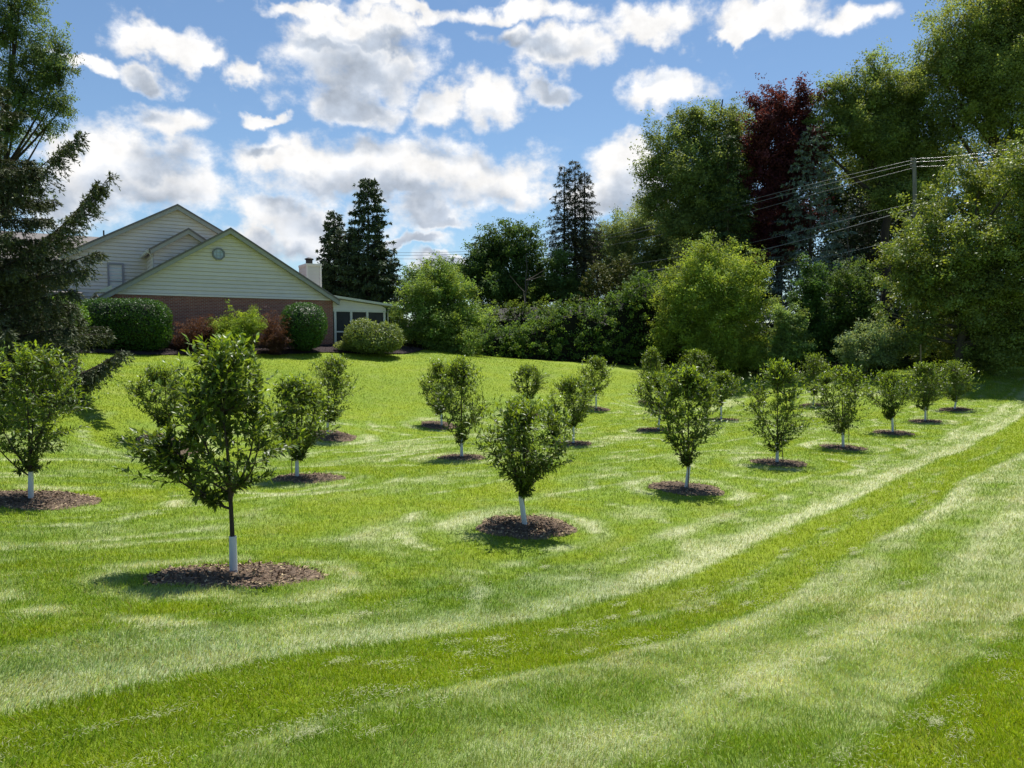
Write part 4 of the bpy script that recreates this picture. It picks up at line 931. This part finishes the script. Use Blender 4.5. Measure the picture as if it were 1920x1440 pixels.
dec('loose pale green shrubby tree right of the house, above the end of the mulch bed', 820, 46,
    [(790,560,42,40,0),(840,545,45,45,1),(775,610,38,45,-.5),(830,620,50,45,0),(880,590,35,50,1),(750,590,20,40,0),(860,650,40,25,-.5),(800,525,30,25,1),(822,585,45,45,2.5),(850,610,40,45,2.5)], 42000, .13, (.075,.12,.028), 1, clump=.35, trunk_r=.12, trunks=4, name='shrubby_tree', shell=.6)
dec('dark leafy tree left of the bare trunked pine, behind the vine hedge', 950, 64,
    [(905,495,32,50,0),(935,470,34,48,1),(975,465,38,42,0),(1000,440,22,26,0),(1005,500,25,45,1),(940,540,60,40,0),(880,530,22,40,-1)], 34000, .19, (.035,.065,.016), 2, clump=.5, trunk_r=.25, shell=.6)
dec('grey green feathery willow right of the bare trunked pine', 1185, 70,
    [(1160,450,35,40,0),(1200,430,42,38,0),(1240,455,35,50,1),(1175,500,50,45,0),(1230,510,45,45,0),(1140,490,22,35,0)], 40000, .2, (.095,.13,.055), 3, clump=.55, trunk_r=.3, droop=.35, shell=.6, asp=.35, name='willow_tree')
dec('tall airy light green tree left of the purple beech', 1310, 62,
    [(1245,285,38,50,0),(1290,255,38,48,0),(1340,225,35,34,0),(1235,350,32,42,0),(1285,340,50,60,-1),(1340,310,50,60,0),(1372,250,34,40,1),(1385,215,25,24,5),(1270,410,50,45,0),(1340,400,60,60,0),(1222,390,32,36,0),(1215,330,24,30,0),(1375,360,40,60,1),(1370,430,40,50,0),(1405,300,26,60,2),(1300,215,16,20,0)], 84000, .18, (.078,.110,.036), 4, clump=.6, trunk_r=.42, shell=.55, limbs=80, name='tall_tree')
dec('dark purple leaved beech between the airy light tree and the big oak', 1455, 60.5,
    [(1452,235,52,50,0),(1495,200,38,34,0),(1515,300,30,60,0),(1430,270,45,50,0),(1475,300,55,60,0),(1440,360,45,60,0),(1480,400,50,70,0),(1510,250,22,50,1),(1450,450,50,60,0)], 56000, .19, (.045,.014,.018), 5, clump=.45, trunk_r=.4, shell=.5, name='copper_beech')
dec('huge spreading oak filling the upper right corner of the sky', 1860, 58,
    [(1800,90,80,70,0),(1880,30,80,70,0),(1930,110,90,90,1),(1840,170,90,70,0),(1760,140,50,55,-1),(1900,230,90,60,0),(1790,240,70,50,0),(1750,80,20,30,0),(1990,60,80,90,0),(1830,20,35,35,0)], 125000, .17, (.085,.115,.034), 6, clump=.6, trunk_r=.6, shell=.5, limbs=120, name='oak_tree')
dec('wide oak with long dark limbs above the utility pole', 1660, 60,
    [(1640,130,35,36,0),(1590,190,48,50,0),(1560,230,34,45,0),(1650,200,60,50,0),(1710,180,50,60,0),(1610,260,70,45,0),(1690,270,70,45,0),(1545,280,25,35,0),(1730,310,60,35,1),(1640,320,60,30,1),(1570,165,22,22,0),(1530,215,24,40,0),(1720,120,30,40,0),(1680,360,60,40,0)], 90000, .17, (.08,.112,.034), 7, clump=.55, trunk_r=.5, shell=.6, limbs=110, name='oak_tree')
dec('bright yellow green rounded tree at the middle of the tree line', 1345, 50,
    [(1330,485,48,38,0),(1400,500,45,36,0),(1290,540,50,45,0),(1350,560,70,60,-1),(1415,560,38,60,0),(1270,600,38,50,0),(1330,640,70,45,0),(1410,640,36,40,0),(1245,560,20,25,0),(1330,455,20,18,0),(1240,640,30,40,0),(1370,660,90,30,0),(1300,600,60,50,0)], 78000, .135, (.098,.142,.026), 8, clump=.4, trunk_r=.25, trunks=3, shell=.55, limbs=90, name='yellow_green_tree')
dec('broad glossy leaved tree hanging over the right end of the lawn', 1800, 46,
    [(1750,400,60,50,0),(1830,350,70,55,0),(1910,330,70,60,-4),(1700,470,55,50,-1),(1690,545,60,45,0),(1780,480,80,60,-1),(1885,450,80,80,-3),(1660,590,30,26,-.5),(1930,560,70,70,-2),(1850,600,70,60,0),(1780,560,60,50,1),(1990,400,90,120,-5),(1960,640,70,50,-3),(1740,600,40,40,0),(2080,480,100,150,-6),(1840,660,90,30,1),(1760,640,60,40,2),(1710,620,50,40,0),(1800,540,70,60,-2),(1890,620,80,60,-2),(1730,520,60,60,-1),(1860,530,70,60,-3)], 130000, .16, (.078,.104,.030), 9, clump=.42, trunk_r=.32, shell=.5, limbs=120, mat='leaf_gloss', name='overhanging_tree', bark='bark_grey')
dec('dark bushy shrub tree, left one of two right of the yellow green tree', 1520, 50,
    [(1518,530,32,38,0),(1520,590,42,50,0),(1515,650,45,40,0)], 20000, .14, (.03,.065,.016), 10, clump=.35, trunk_r=.12, shell=.4, name='shrubby_tree')
dec('dark bushy green shrub tree, right one of two, with lighter drooping tips', 1595, 50,
    [(1575,530,25,30,0),(1605,520,32,28,1),(1595,590,45,50,0),(1610,650,50,40,0)], 20000, .15, (.04,.07,.018), 11, clump=.4, trunk_r=.12, shell=.45, name='shrubby_tree')
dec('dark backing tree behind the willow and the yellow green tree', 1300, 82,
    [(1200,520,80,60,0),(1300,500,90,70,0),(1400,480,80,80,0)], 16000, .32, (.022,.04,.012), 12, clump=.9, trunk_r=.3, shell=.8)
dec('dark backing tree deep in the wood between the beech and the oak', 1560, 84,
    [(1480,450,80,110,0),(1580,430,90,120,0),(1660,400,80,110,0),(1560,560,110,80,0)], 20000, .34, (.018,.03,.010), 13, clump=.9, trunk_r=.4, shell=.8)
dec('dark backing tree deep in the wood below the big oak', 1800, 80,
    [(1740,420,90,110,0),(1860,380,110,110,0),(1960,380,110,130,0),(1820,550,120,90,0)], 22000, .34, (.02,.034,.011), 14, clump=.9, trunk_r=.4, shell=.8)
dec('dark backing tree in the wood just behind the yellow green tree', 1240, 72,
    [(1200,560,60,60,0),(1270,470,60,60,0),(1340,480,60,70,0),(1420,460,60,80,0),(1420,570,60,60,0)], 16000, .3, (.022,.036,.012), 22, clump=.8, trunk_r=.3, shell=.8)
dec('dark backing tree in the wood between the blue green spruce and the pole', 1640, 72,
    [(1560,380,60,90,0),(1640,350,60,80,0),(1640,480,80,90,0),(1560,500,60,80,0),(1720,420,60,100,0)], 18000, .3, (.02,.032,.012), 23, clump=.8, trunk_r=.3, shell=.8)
dec('pale leaved sprawling shrub low under the overhanging tree', 1625, 46.5,
    [(1590,650,32,26,0),(1640,640,42,32,0),(1680,655,35,26,0),(1620,670,50,20,0)], 15000, .13, (.09,.13,.06), 15, clump=.3, trunk_r=.05, trunks=3, shell=.5, name='sprawling_shrub', cat='shrub')
dec('light green shrub at the foot of the yellow green tree', 1475, 48,
    [(1475,600,26,30,0),(1480,640,32,35,0),(1460,660,25,26,0)], 11000, .13, (.075,.12,.04), 16, clump=.3, trunk_r=.05, trunks=3, shell=.5, name='light_shrub', cat='shrub')
dec('feathery light green tree above the spruce in the upper left corner', -20, 27,
    [(20,60,70,50,0),(70,110,60,50,0),(105,150,40,40,0),(40,170,70,60,0),(95,200,45,35,-.5),(30,20,50,40,0),(90,235,40,25,0),(0,240,70,50,0),(10,330,70,60,0),(110,90,30,25,0),(118,200,28,22,0),(20,-20,60,50,0)], 34000, .10, (.05,.08,.028), 17, dens=26, clump=.2, trunk_r=.13, shell=.65, droop=.3, asp=.35, name='feathery_tree', limbs=90)
dec('small green tree behind the spruces at the left of the shrubby tree', 790, 70,
    [(800,520,30,26,0),(850,515,30,26,0),(770,540,25,20,0)], 8000, .2, (.04,.075,.02), 18, clump=.5, trunk_r=.12, shell=.6)
dec('broad green tree behind the right spruce and the porch roof', 690, 72,
    [(640,540,40,30,0),(700,545,45,32,0),(755,555,25,20,0),(600,530,30,25,0)], 9000, .22, (.028,.05,.015), 19, clump=.55, trunk_r=.2, shell=.6)
dec('mid green bushy tree between the bare trunked pine and the dark leafy tree', 1045, 66,
    [(1040,520,30,40,0),(1050,490,20,30,0),(1070,545,35,35,0),(1020,550,25,30,0),(990,558,38,34,1)], 13000, .19, (.06,.10,.028), 20, clump=.5, trunk_r=.15, shell=.6)
dec('green tree far behind the willow at the middle of the sky line', 1135, 86,
    [(1110,470,30,40,0),(1150,460,35,35,0)], 8000, .3, (.05,.085,.03), 21, clump=.7, trunk_r=.2, shell=.7)

# vine covered hedges
def vines(label, px0, px1, top, d0, d1, seed, n, tint, depth=1.6):
    """top: list of (px, py) of the hedge top"""
    r = rng(seed + 7000); a = Acc(); tx, ty = zip(*top)
    L = []; step = 30
    for px in np.arange(px0, px1 + 1, step):
        dd_ = d0 + (d1 - d0) * (px - px0) / (px1 - px0) + r.normal(0, .25); tp_ = np.interp(px, tx, ty); bot = 640 + (EYE - float(gz(ray(px, 640)[0] * dd_, dd_))) / dd_ * F
        L.append(lobe(px + r.normal(0, 5), (tp_ + bot) / 2 + 3, 28, (bot - tp_) / 2, dd_, depth))
        L.append(lobe(px + r.normal(0, 9), tp_ + 20 + r.uniform(0, 8), 24, 22, dd_ - .2, depth * .75))
        L.append(lobe(px + r.normal(0, 9), bot - 28, 28, 30, dd_ - .5, depth * .9))
    leafy(a, L, n, .13, np.asarray(tint) * 1.7, .25, r, shell=.2, asp=.75, var=.2, outward=1.2, droop=.35, dens=60)
    # solid core painted dark, standing in for the shade within the hedge
    q = np.linspace(px0, px1, 40); dd = d0 + (d1 - d0) * (q - px0) / (px1 - px0); X = (q - 960) / F * dd; Z = np.array([W(p, v_, w_)[2] for p, v_, w_ in zip(q, np.interp(q, tx, ty), dd)]) - .45; Gz = gz(X, dd) - .3
    sec = np.stack([np.stack([X, dd - depth * .75, Gz], -1), np.stack([X, dd - depth * .7, Gz + (Z - Gz) * .8], -1), np.stack([X, dd, Z], -1), np.stack([X, dd + depth * .7, Gz + (Z - Gz) * .8], -1), np.stack([X, dd + depth * .7, Gz], -1)], 1)
    i = np.arange(39)[:, None] * 5; j = np.arange(4)[None]; a.add(sec.reshape(-1, 3), np.stack([i + j, i + 5 + j, i + 6 + j, i + 1 + j], -1).reshape(-1, 4), (.012, .016, .008))
    o = a.build('vine_hedge', M['leaf'], origin=gp((px0 + px1) / 2, (d0 + d1) / 2)); tag(o, label, 'hedge'); return o
vines('low flat topped vine covered hedge behind the longer rising hedge', 872, 1075, [(872,585),(900,572),(960,566),(1030,565),(1075,580)], 58, 60, 1, 40000, (.06,.10,.02), 1.8)
vines('long vine covered hedge whose top rises to the right towards the yellow green tree', 905, 1265, [(905,626),(930,612),(985,606),(1020,592),(1050,570),(1085,560),(1110,574),(1135,580),(1150,550),(1175,530),(1200,518),(1230,520),(1265,530)], 51, 54, 2, 95000, (.055,.10,.02), 1.9)
shrub('dark_hedge', 'dark shrub mass closing the gap between the shrubby tree and the vine hedge', gp(895, 53), [lobe(890, 640, 45, 40, 53, 1.5), lobe(850, 655, 50, 28, 52, 1.3), lobe(780, 640, 50, 40, 50, 1.2)], 12000, .16, (.03, .055, .015), 31, mat='leaf', shell=.3, rough=.06, cat='hedge')
shrub('dark_hedge', 'dark shrub mass under the yellow green tree', gp(1330, 52), [lobe(1290, 650, 60, 42, 52.5, 1.5), lobe(1390, 650, 60, 42, 52.5, 1.5)], 10000, .16, (.03, .05, .014), 32, mat='leaf', shell=.35, rough=.08, cat='hedge')
shrub('dark_hedge', 'dark thicket low behind the two shrub trees and the pale shrub', gp(1570, 54), [lobe(1480, 640, 60, 50, 55, 1.5), lobe(1570, 630, 70, 60, 55, 1.5), lobe(1660, 630, 60, 55, 54, 1.5)], 12000, .18, (.022, .038, .012), 33, mat='leaf', shell=.35, rough=.08, cat='hedge')
shrub('dark_hedge', 'dark thicket at the far right under the overhanging tree', gp(1850, 52), [lobe(1760, 640, 70, 50, 52, 1.5), lobe(1860, 640, 80, 55, 52, 1.5), lobe(1970, 640, 80, 60, 51, 1.5)], 13000, .18, (.022, .038, .012), 34, mat='leaf', shell=.35, rough=.08, cat='hedge')

# ------------------------------------------------------------------ conifers
def conifer(name, label, base, B, tint, seed, tuft=(.2, .05), twig=.5, per_m=7, tufts=9, hang=.35, group=None, trunk=None, bark='bark', br=.03, side=1.0, mat='needle'):
    """B: (M,3,3) branch beziers; foliage grows on side twigs along each branch"""
    r = rng(seed + 9000); root = empty(name, base, label, 'conifer', group)
    B = np.asarray(B); tr = Acc()
    for tp, rad in (trunk or []): tr.tube(tp, rad, 9)
    ln = np.linalg.norm(B[:, 1] - B[:, 0], axis=1) + np.linalg.norm(B[:, 2] - B[:, 1], axis=1)
    k = 7; P = bezN(B[:, 0], B[:, 1], B[:, 2], np.tile(np.linspace(0, 1, k), (len(B), 1)))
    tr.tubes(P, np.outer(np.clip(ln / 3, .3, 1.5), np.linspace(br, br * .2, k)), 4); tr.build('trunk', M[bark], root)
    nt_ = np.maximum(4, (ln * per_m).astype(int)); id_ = np.repeat(np.arange(len(B)), nt_); m = len(id_)
    t = r.uniform(.18, 1.0, m) ** .85; b = B[id_]
    tt = t[:, None]; C = (1 - tt) ** 2 * b[:, 0] + 2 * tt * (1 - tt) * b[:, 1] + tt ** 2 * b[:, 2]
    dC = unit(2 * (1 - tt) * (b[:, 1] - b[:, 0]) + 2 * tt * (b[:, 2] - b[:, 1]))
    sd_ = unit(np.cross(dC, [0, 0, 1.])) * np.where(r.random((m, 1)) < .5, 1, -1)
    L = twig * (1.15 - t * .85) * np.clip(ln[id_] / 3, .35, 1.2) * r.uniform(.6, 1.2, m)
    d = unit(sd_ * side + dC * .8 + np.array([0, 0, -1]) * r.uniform(0, hang * 2, (m, 1)) + r.normal(0, .15, (m, 3)))
    n = m * tufts; id2 = np.repeat(np.arange(m), tufts); s = np.tile(np.linspace(.05, 1, tufts), m) + r.normal(0, .04, n)
    Q = C[id2] + d[id2] * (L[id2] * s)[:, None] + np.array([0, 0, -1]) * (L[id2] * s ** 2 * hang * .5)[:, None]
    ax = unit(d[id2] + r.normal(0, .55, (n, 3)) + [0, 0, -.15]); nor = np.array([0, 0, 1.]) + r.normal(0, .7, (n, 3))
    Lt = tuft[0] * r.uniform(.7, 1.3, n)
    g = r.uniform(.75, 1.25, (m, 1))[id2] * r.uniform(.85, 1.15, (n, 1)); a = Acc()
    a.leaves(Q, ax, nor, Lt, tuft[1] * r.uniform(.7, 1.3, n), np.asarray(tint) * 1.5 * g * (1 + .35 * np.clip(s, 0, 1)[:, None] ** 3))
    a.build('crown', M[mat], root); return root

def whorls(base, top, rad, seed, levels=26, start=.12, per=6, droop=.25, tip=.12, power=.85, irr=.25, minr=.15):
    r = rng(seed + 5000); out = []
    for i in range(levels):
        f = start + (1 - start) * (i + .5) / levels; c = base + (top - base) * f
        R = (rad * (1 - (f - start) / (1 - start)) ** power + minr)
        n = max(3, int(per + r.integers(-1, 2)))
        a0 = r.uniform(0, 6.28)
        for k in range(n):
            az = a0 + k * 6.283 / n + r.normal(0, .25); q = R * r.uniform(1 - irr, 1 + irr * .6); h = np.array([math.cos(az), math.sin(az), 0])
            p0 = c + [0, 0, r.uniform(-.2, .2)]; p1 = p0 + h * q * .55 + [0, 0, -droop * q * .55 + .1 * q]; p2 = p0 + h * q + [0, 0, -droop * q + tip * q]
            out.append((p0, p1, p2))
    return np.array(out)
def conif(label, px, top_py, d, rad, tint, seed, name='spruce_tree', start=.05, levels=30, per=7, droop=.3, tip=.15, power=.8, irr=.25, trunks=((0, 0),), tr=.2, minr=.2, **kw):
    b = gp(px, d); T = W(px, top_py, d); B = []; tk = []
    for j, (ox, hz) in enumerate(trunks):
        bb = b + [ox, 0, -.3]; tt = T + [ox * 1.1, 0, hz]
        B.append(whorls(bb, tt, rad, seed + j * 31, levels, start, per, droop, tip, power, irr, minr)); tk.append((np.linspace(bb, tt, 8), np.linspace(tr, .03, 8)))
    return conifer(name, label, b, np.concatenate(B), tint, seed, trunk=tk, **kw)

conif('shorter dark conifer behind the chimney, left of the tall spruce', 626, 398, 60, 1.6, (.042, .066, .03), 1, levels=34, per=9, power=.6, tuft=(.26, .09), twig=.8, per_m=8, tufts=8, minr=.4)
conif('tallest dark spruce behind the screened porch', 690, 335, 58, 2.5, (.038, .060, .028), 2, levels=44, per=9, power=.62, irr=.45, tuft=(.26, .09), twig=.9, per_m=8, tufts=8, minr=.35, droop=.1)
conif('low dark conifer filling the gap left of the tallest spruce', 648, 436, 59, 2.2, (.036, .054, .026), 21, levels=26, per=9, power=.4, irr=.4, tuft=(.26, .09), twig=.9, per_m=8, tufts=8, minr=.5, droop=.05)
conif('low dark conifer at the right foot of the tallest spruce', 715, 466, 59, 1.9, (.032, .050, .024), 22, levels=24, per=9, power=.45, irr=.45, tuft=(.26, .09), twig=.9, per_m=8, tufts=8, minr=.4, droop=.05)
conif('tall half bare pine with several dark trunks against the white cloud', 1075, 302, 68, 2.7, (.040, .045, .024), 3, name='pine_tree', start=.36, levels=30, per=8, power=.75, droop=-.02, tip=-.1, irr=.3, trunks=((-.75, -.5), (.15, 0), (.95, -1.0)), tr=.26, tuft=(.28, .055), twig=.6, per_m=5, tufts=6, hang=.45, bark='bark', minr=.3, br=.045)
conif('pale blue green spruce right of the purple beech', 1520, 238, 58, 3.6, (.10, .135, .115), 4, levels=34, per=7, power=.6, droop=.1, tip=.1, tuft=(.24, .08), twig=.9, per_m=6, tufts=8, irr=.4, minr=.4)
conif('dark conifer inside the airy light tree', 1365, 250, 60, 3.2, (.035, .06, .02), 5, levels=34, per=8, power=.55, tuft=(.26, .07), twig=.9, per_m=6, tufts=7, irr=.35)
conif('shadowed spruce behind the faint bare trunk in the wood', 1630, 330, 66, 4.2, (.024, .036, .018), 6, levels=32, per=8, power=.5, tuft=(.3, .09), twig=1.0, per_m=5, tufts=7)
conif('shadowed spruce deep in the wood behind the utility pole', 1720, 350, 68, 4.5, (.022, .034, .016), 7, levels=32, per=8, power=.5, tuft=(.3, .09), twig=1.0, per_m=5, tufts=7)
conif('olive brown cedar, left one of two right of the bare trunked pine', 1120, 500, 60, 1.7, (.075, .085, .018), 8, name='cedar_tree', levels=20, per=8, power=.4, droop=-.4, tip=.2, tuft=(.2, .08), twig=.5, per_m=8, tufts=8, minr=.4)
conif('olive brown cedar, right one of two right of the bare trunked pine', 1165, 492, 61, 1.8, (.08, .09, .018), 9, name='cedar_tree', levels=20, per=8, power=.4, droop=-.4, tip=.2, tuft=(.2, .08), twig=.5, per_m=8, tufts=8, minr=.4)
conif('dark pointed conifer at the left of the dark leafy tree', 900, 440, 66, 2.6, (.028, .052, .02), 10, levels=24, per=8, power=.6, tuft=(.26, .08), twig=.8, per_m=6, tufts=7)

def left_spruce():
    d = 22.0; b = np.array([W(-75, 740, d)[0], d, 0]); b[2] = float(gz(b[0], b[1])); T = b + [0.1, 0, 13.0]
    B = list(whorls(b, T, 3.5, 77, 38, .04, 7, .25, .25, .95, .3, .3))
    r = rng(78)
    def add(p0, p1, p2, dd=0): B.append((W(*p0, d + dd), W(*p1, d + dd), W(*p2, d + dd)))
    for dz in (0, .25, -.3): add((-75, 540), (100, 470), (208 - abs(dz) * 90, 328 + abs(dz) * 60), dz)
    add((-75, 460), (60, 360), (148, 252)); add((-75, 430), (40, 345), (130, 268), .4); add((-75, 600), (90, 500), (188, 472)); add((-75, 560), (60, 520), (165, 505), -.4)
    for k in range(4): add((-75, 610 + k * 25), (60, 560 + k * 30), (140 - k * 3, 545 + k * 35), r.normal(0, .5))
    for k in range(9): add((40, 712 + r.uniform(-14, 14)), (120, 738 + r.uniform(-16, 10)), (231 - k * 9, 657 + k * 6), -.5 + k * .12)
    add((-75, 650), (60, 640), (150, 690), .3); add((-75, 640), (40, 640), (120, 700), -.3)
    trunk = [(np.linspace(b + [0, 0, -.3], T, 8), np.linspace(.26, .03, 8))]
    conifer('spruce_tree', 'large dark spruce at the left edge, with upswept branches over the lawn', b, np.array(B), (.052, .064, .032), 79, tuft=(.12, .034), twig=.75, per_m=26, tufts=20, hang=.75, trunk=trunk, br=.035, side=.8)
left_spruce()

# bare pale trunks
def bare_tree(label, px, py0, py1, d, seed, r0=.12, n=9, bark='bark_pale', name='bare_tree'):
    r = rng(seed); b = gp(px, d); t = W(px + r.normal(0, 3), py1, d); a = Acc(); root = empty(name, b, label, 'bare tree')
    tp = np.linspace(b, t, 10); tp[1:-1] += r.normal(0, .08, (8, 3)) * [1, 1, 0]; a.tube(tp, np.linspace(r0, .03, 10), 7)
    for k in range(n):
        s0 = tp[r.integers(5, 9)]; az = r.uniform(0, 6.28); L = r.uniform(.8, 2.2); e = s0 + np.array([math.cos(az) * L, math.sin(az) * L * .6, L * r.uniform(.2, 1)])
        a.tube(bez(s0, (s0 + e) / 2 + [0, 0, -.15], e, 6), np.linspace(.05, .012, 6), 4)
    a.build('trunk', M[bark], root)
bare_tree('pale bare dead trunk with thin forked branches behind the low vine hedge', 985, 600, 478, 59, 1, .08, 6, 'bark_grey')
bare_tree('straight bare grey trunk standing deep in the dark wood', 1591, 600, 378, 56, 2, .13, 3, 'bark_grey')
a = Acc(); p0 = gp(1727, 44); a.tube([p0 + [0, 0, -.1], p0 + [.03, 0, 1.1], p0 + [-.02, 0, 2.3]], [.06, .05, .04], 6); a.tube([p0 + [.1, 0, -.1], p0 + [.16, 0, 1.2]], [.03, .025], 5)
o = a.build('dead_stem', M['stake'], origin=p0); tag(o, 'short pale broken stem standing at the lawn edge under the overhanging tree', 'dead stem')

# undergrowth
def undergrowth():
    r = rng(42); n = 16000; px = np.where(r.random(n) < .8, r.uniform(1430, 1960, n), r.uniform(1200, 1430, n)); d = 49.8 + r.normal(0, .45, n) + .5 * np.sin(px * .03) + np.where(px < 1430, 1.6, 0)
    x = (px - 960) / F * d; h = .5 * fbm(px * .03, d * .8, 3) * r.random(n) * (1.1 + .8 * (fbm(px * .02 + 9, d * 0, 2)))
    P = np.stack([x, d, gz(x, d) + h], -1); a = Acc(); L = .13 * r.uniform(.6, 1.4, n)
    a.leaves(P, r.normal(0, 1, (n, 3)) + [0, 0, .4], r.normal(0, .6, (n, 3)) + [0, -.4, .6], L, L * .5, np.array([.05, .085, .02]) * r.uniform(.6, 1.5, (n, 1)))
    o = a.build('undergrowth', M['leaf']); tag(o, 'low weedy undergrowth along the foot of the tree line', 'undergrowth', kind='stuff')
undergrowth()

# ------------------------------------------------------------------ utility pole and wires
def poles():
    d = 50.0; b = gp(1722, d); t = W(1714, 296, d); root = empty('utility_pole', b, 'weathered wooden utility pole in front of the oaks', 'utility pole')
    a = Acc(); a.tube([b + [0, 0, -.5], (b + t) / 2, t], [.17, .15, .12], 10); a.build('pole', M['wood_pole'], root)
    for k, (py) in enumerate((300, 306, 314)):
        a = Acc(); c = W(1714, py, d); a.tube([c + [-.12, -.12, 0], c + [-.3, -.16, .04]], [.05, .07], 8); a.tube([c + [-.3, -.16, .04], c + [-.34, -.16, .05]], [.07, .03], 8); a.build('insulator', M['wood_pole'], root)
    def wire(pts, label, rad=.015, right=None):
        q = []; 
        for px, py in pts:
            f = (1714 - px) / (1714 - 600); inv = (1 / d) * (1 - f) + (1 / 105) * f; q.append(W(px, py, 1 / inv))
        q = np.array(q); s = np.linspace(0, 1, len(q)); f = np.linspace(0, 1, 40)
        # smooth through the points with a cubic least-squares fit
        P_ = np.stack([np.polyval(np.polyfit(s, q[:, i], min(3, len(q) - 1)), f) for i in range(3)], -1)
        a = Acc(); a.tube(P_, np.linspace(rad, rad * 1.5, 40), 5); o = a.build('overhead_wire', M['wire'], origin=P_[0]); tag(o, label, 'wire', 'overhead wires')
    wire([(1714,298),(1440,371),(1180,432),(990,461),(840,472),(600,470)], 'uppermost overhead wire left of the utility pole')
    wire([(1714,304),(1440,379),(1180,438),(990,466),(840,477),(600,476)], 'second overhead wire from the top, left of the utility pole')
    wire([(1714,313),(1440,392),(1180,453),(1010,475),(840,484),(600,483)], 'third overhead wire from the top, left of the utility pole')
    wire([(1712,381),(1560,419),(1380,459),(1270,484),(1080,508),(886,524),(700,532)], 'fourth wire down, ending below the pole top in the overhanging tree', .014)
    wire([(1712,392),(1560,434),(1440,466),(1270,501),(1060,527),(900,537),(700,542)], 'thick fifth wire down, crossing the yellow green tree', .024)
    wire([(1740,440),(1640,462),(1560,478),(1440,500),(1270,532),(1060,550),(900,555)], 'lowest overhead wire, crossing in front of the dark wood', .014)
    for k, (y1, y0, nm) in enumerate(((298, 272, 'uppermost'), (304, 279, 'middle'), (313, 292, 'lowest'))):
        p = W(1714, y1, d); q = W(1960, y0 - 4, 45.); a = Acc(); a.tube(bez(p, (p + q) / 2 + [0, 0, -.3], q, 14), .013, 5)
        o = a.build('overhead_wire', M['wire'], origin=p); tag(o, nm + ' of the three short wires running right from the utility pole', 'wire', 'overhead wires')
poles()
print('objects', len(bpy.data.objects), 'faces', sum(len(m.polygons) for m in bpy.data.meshes))
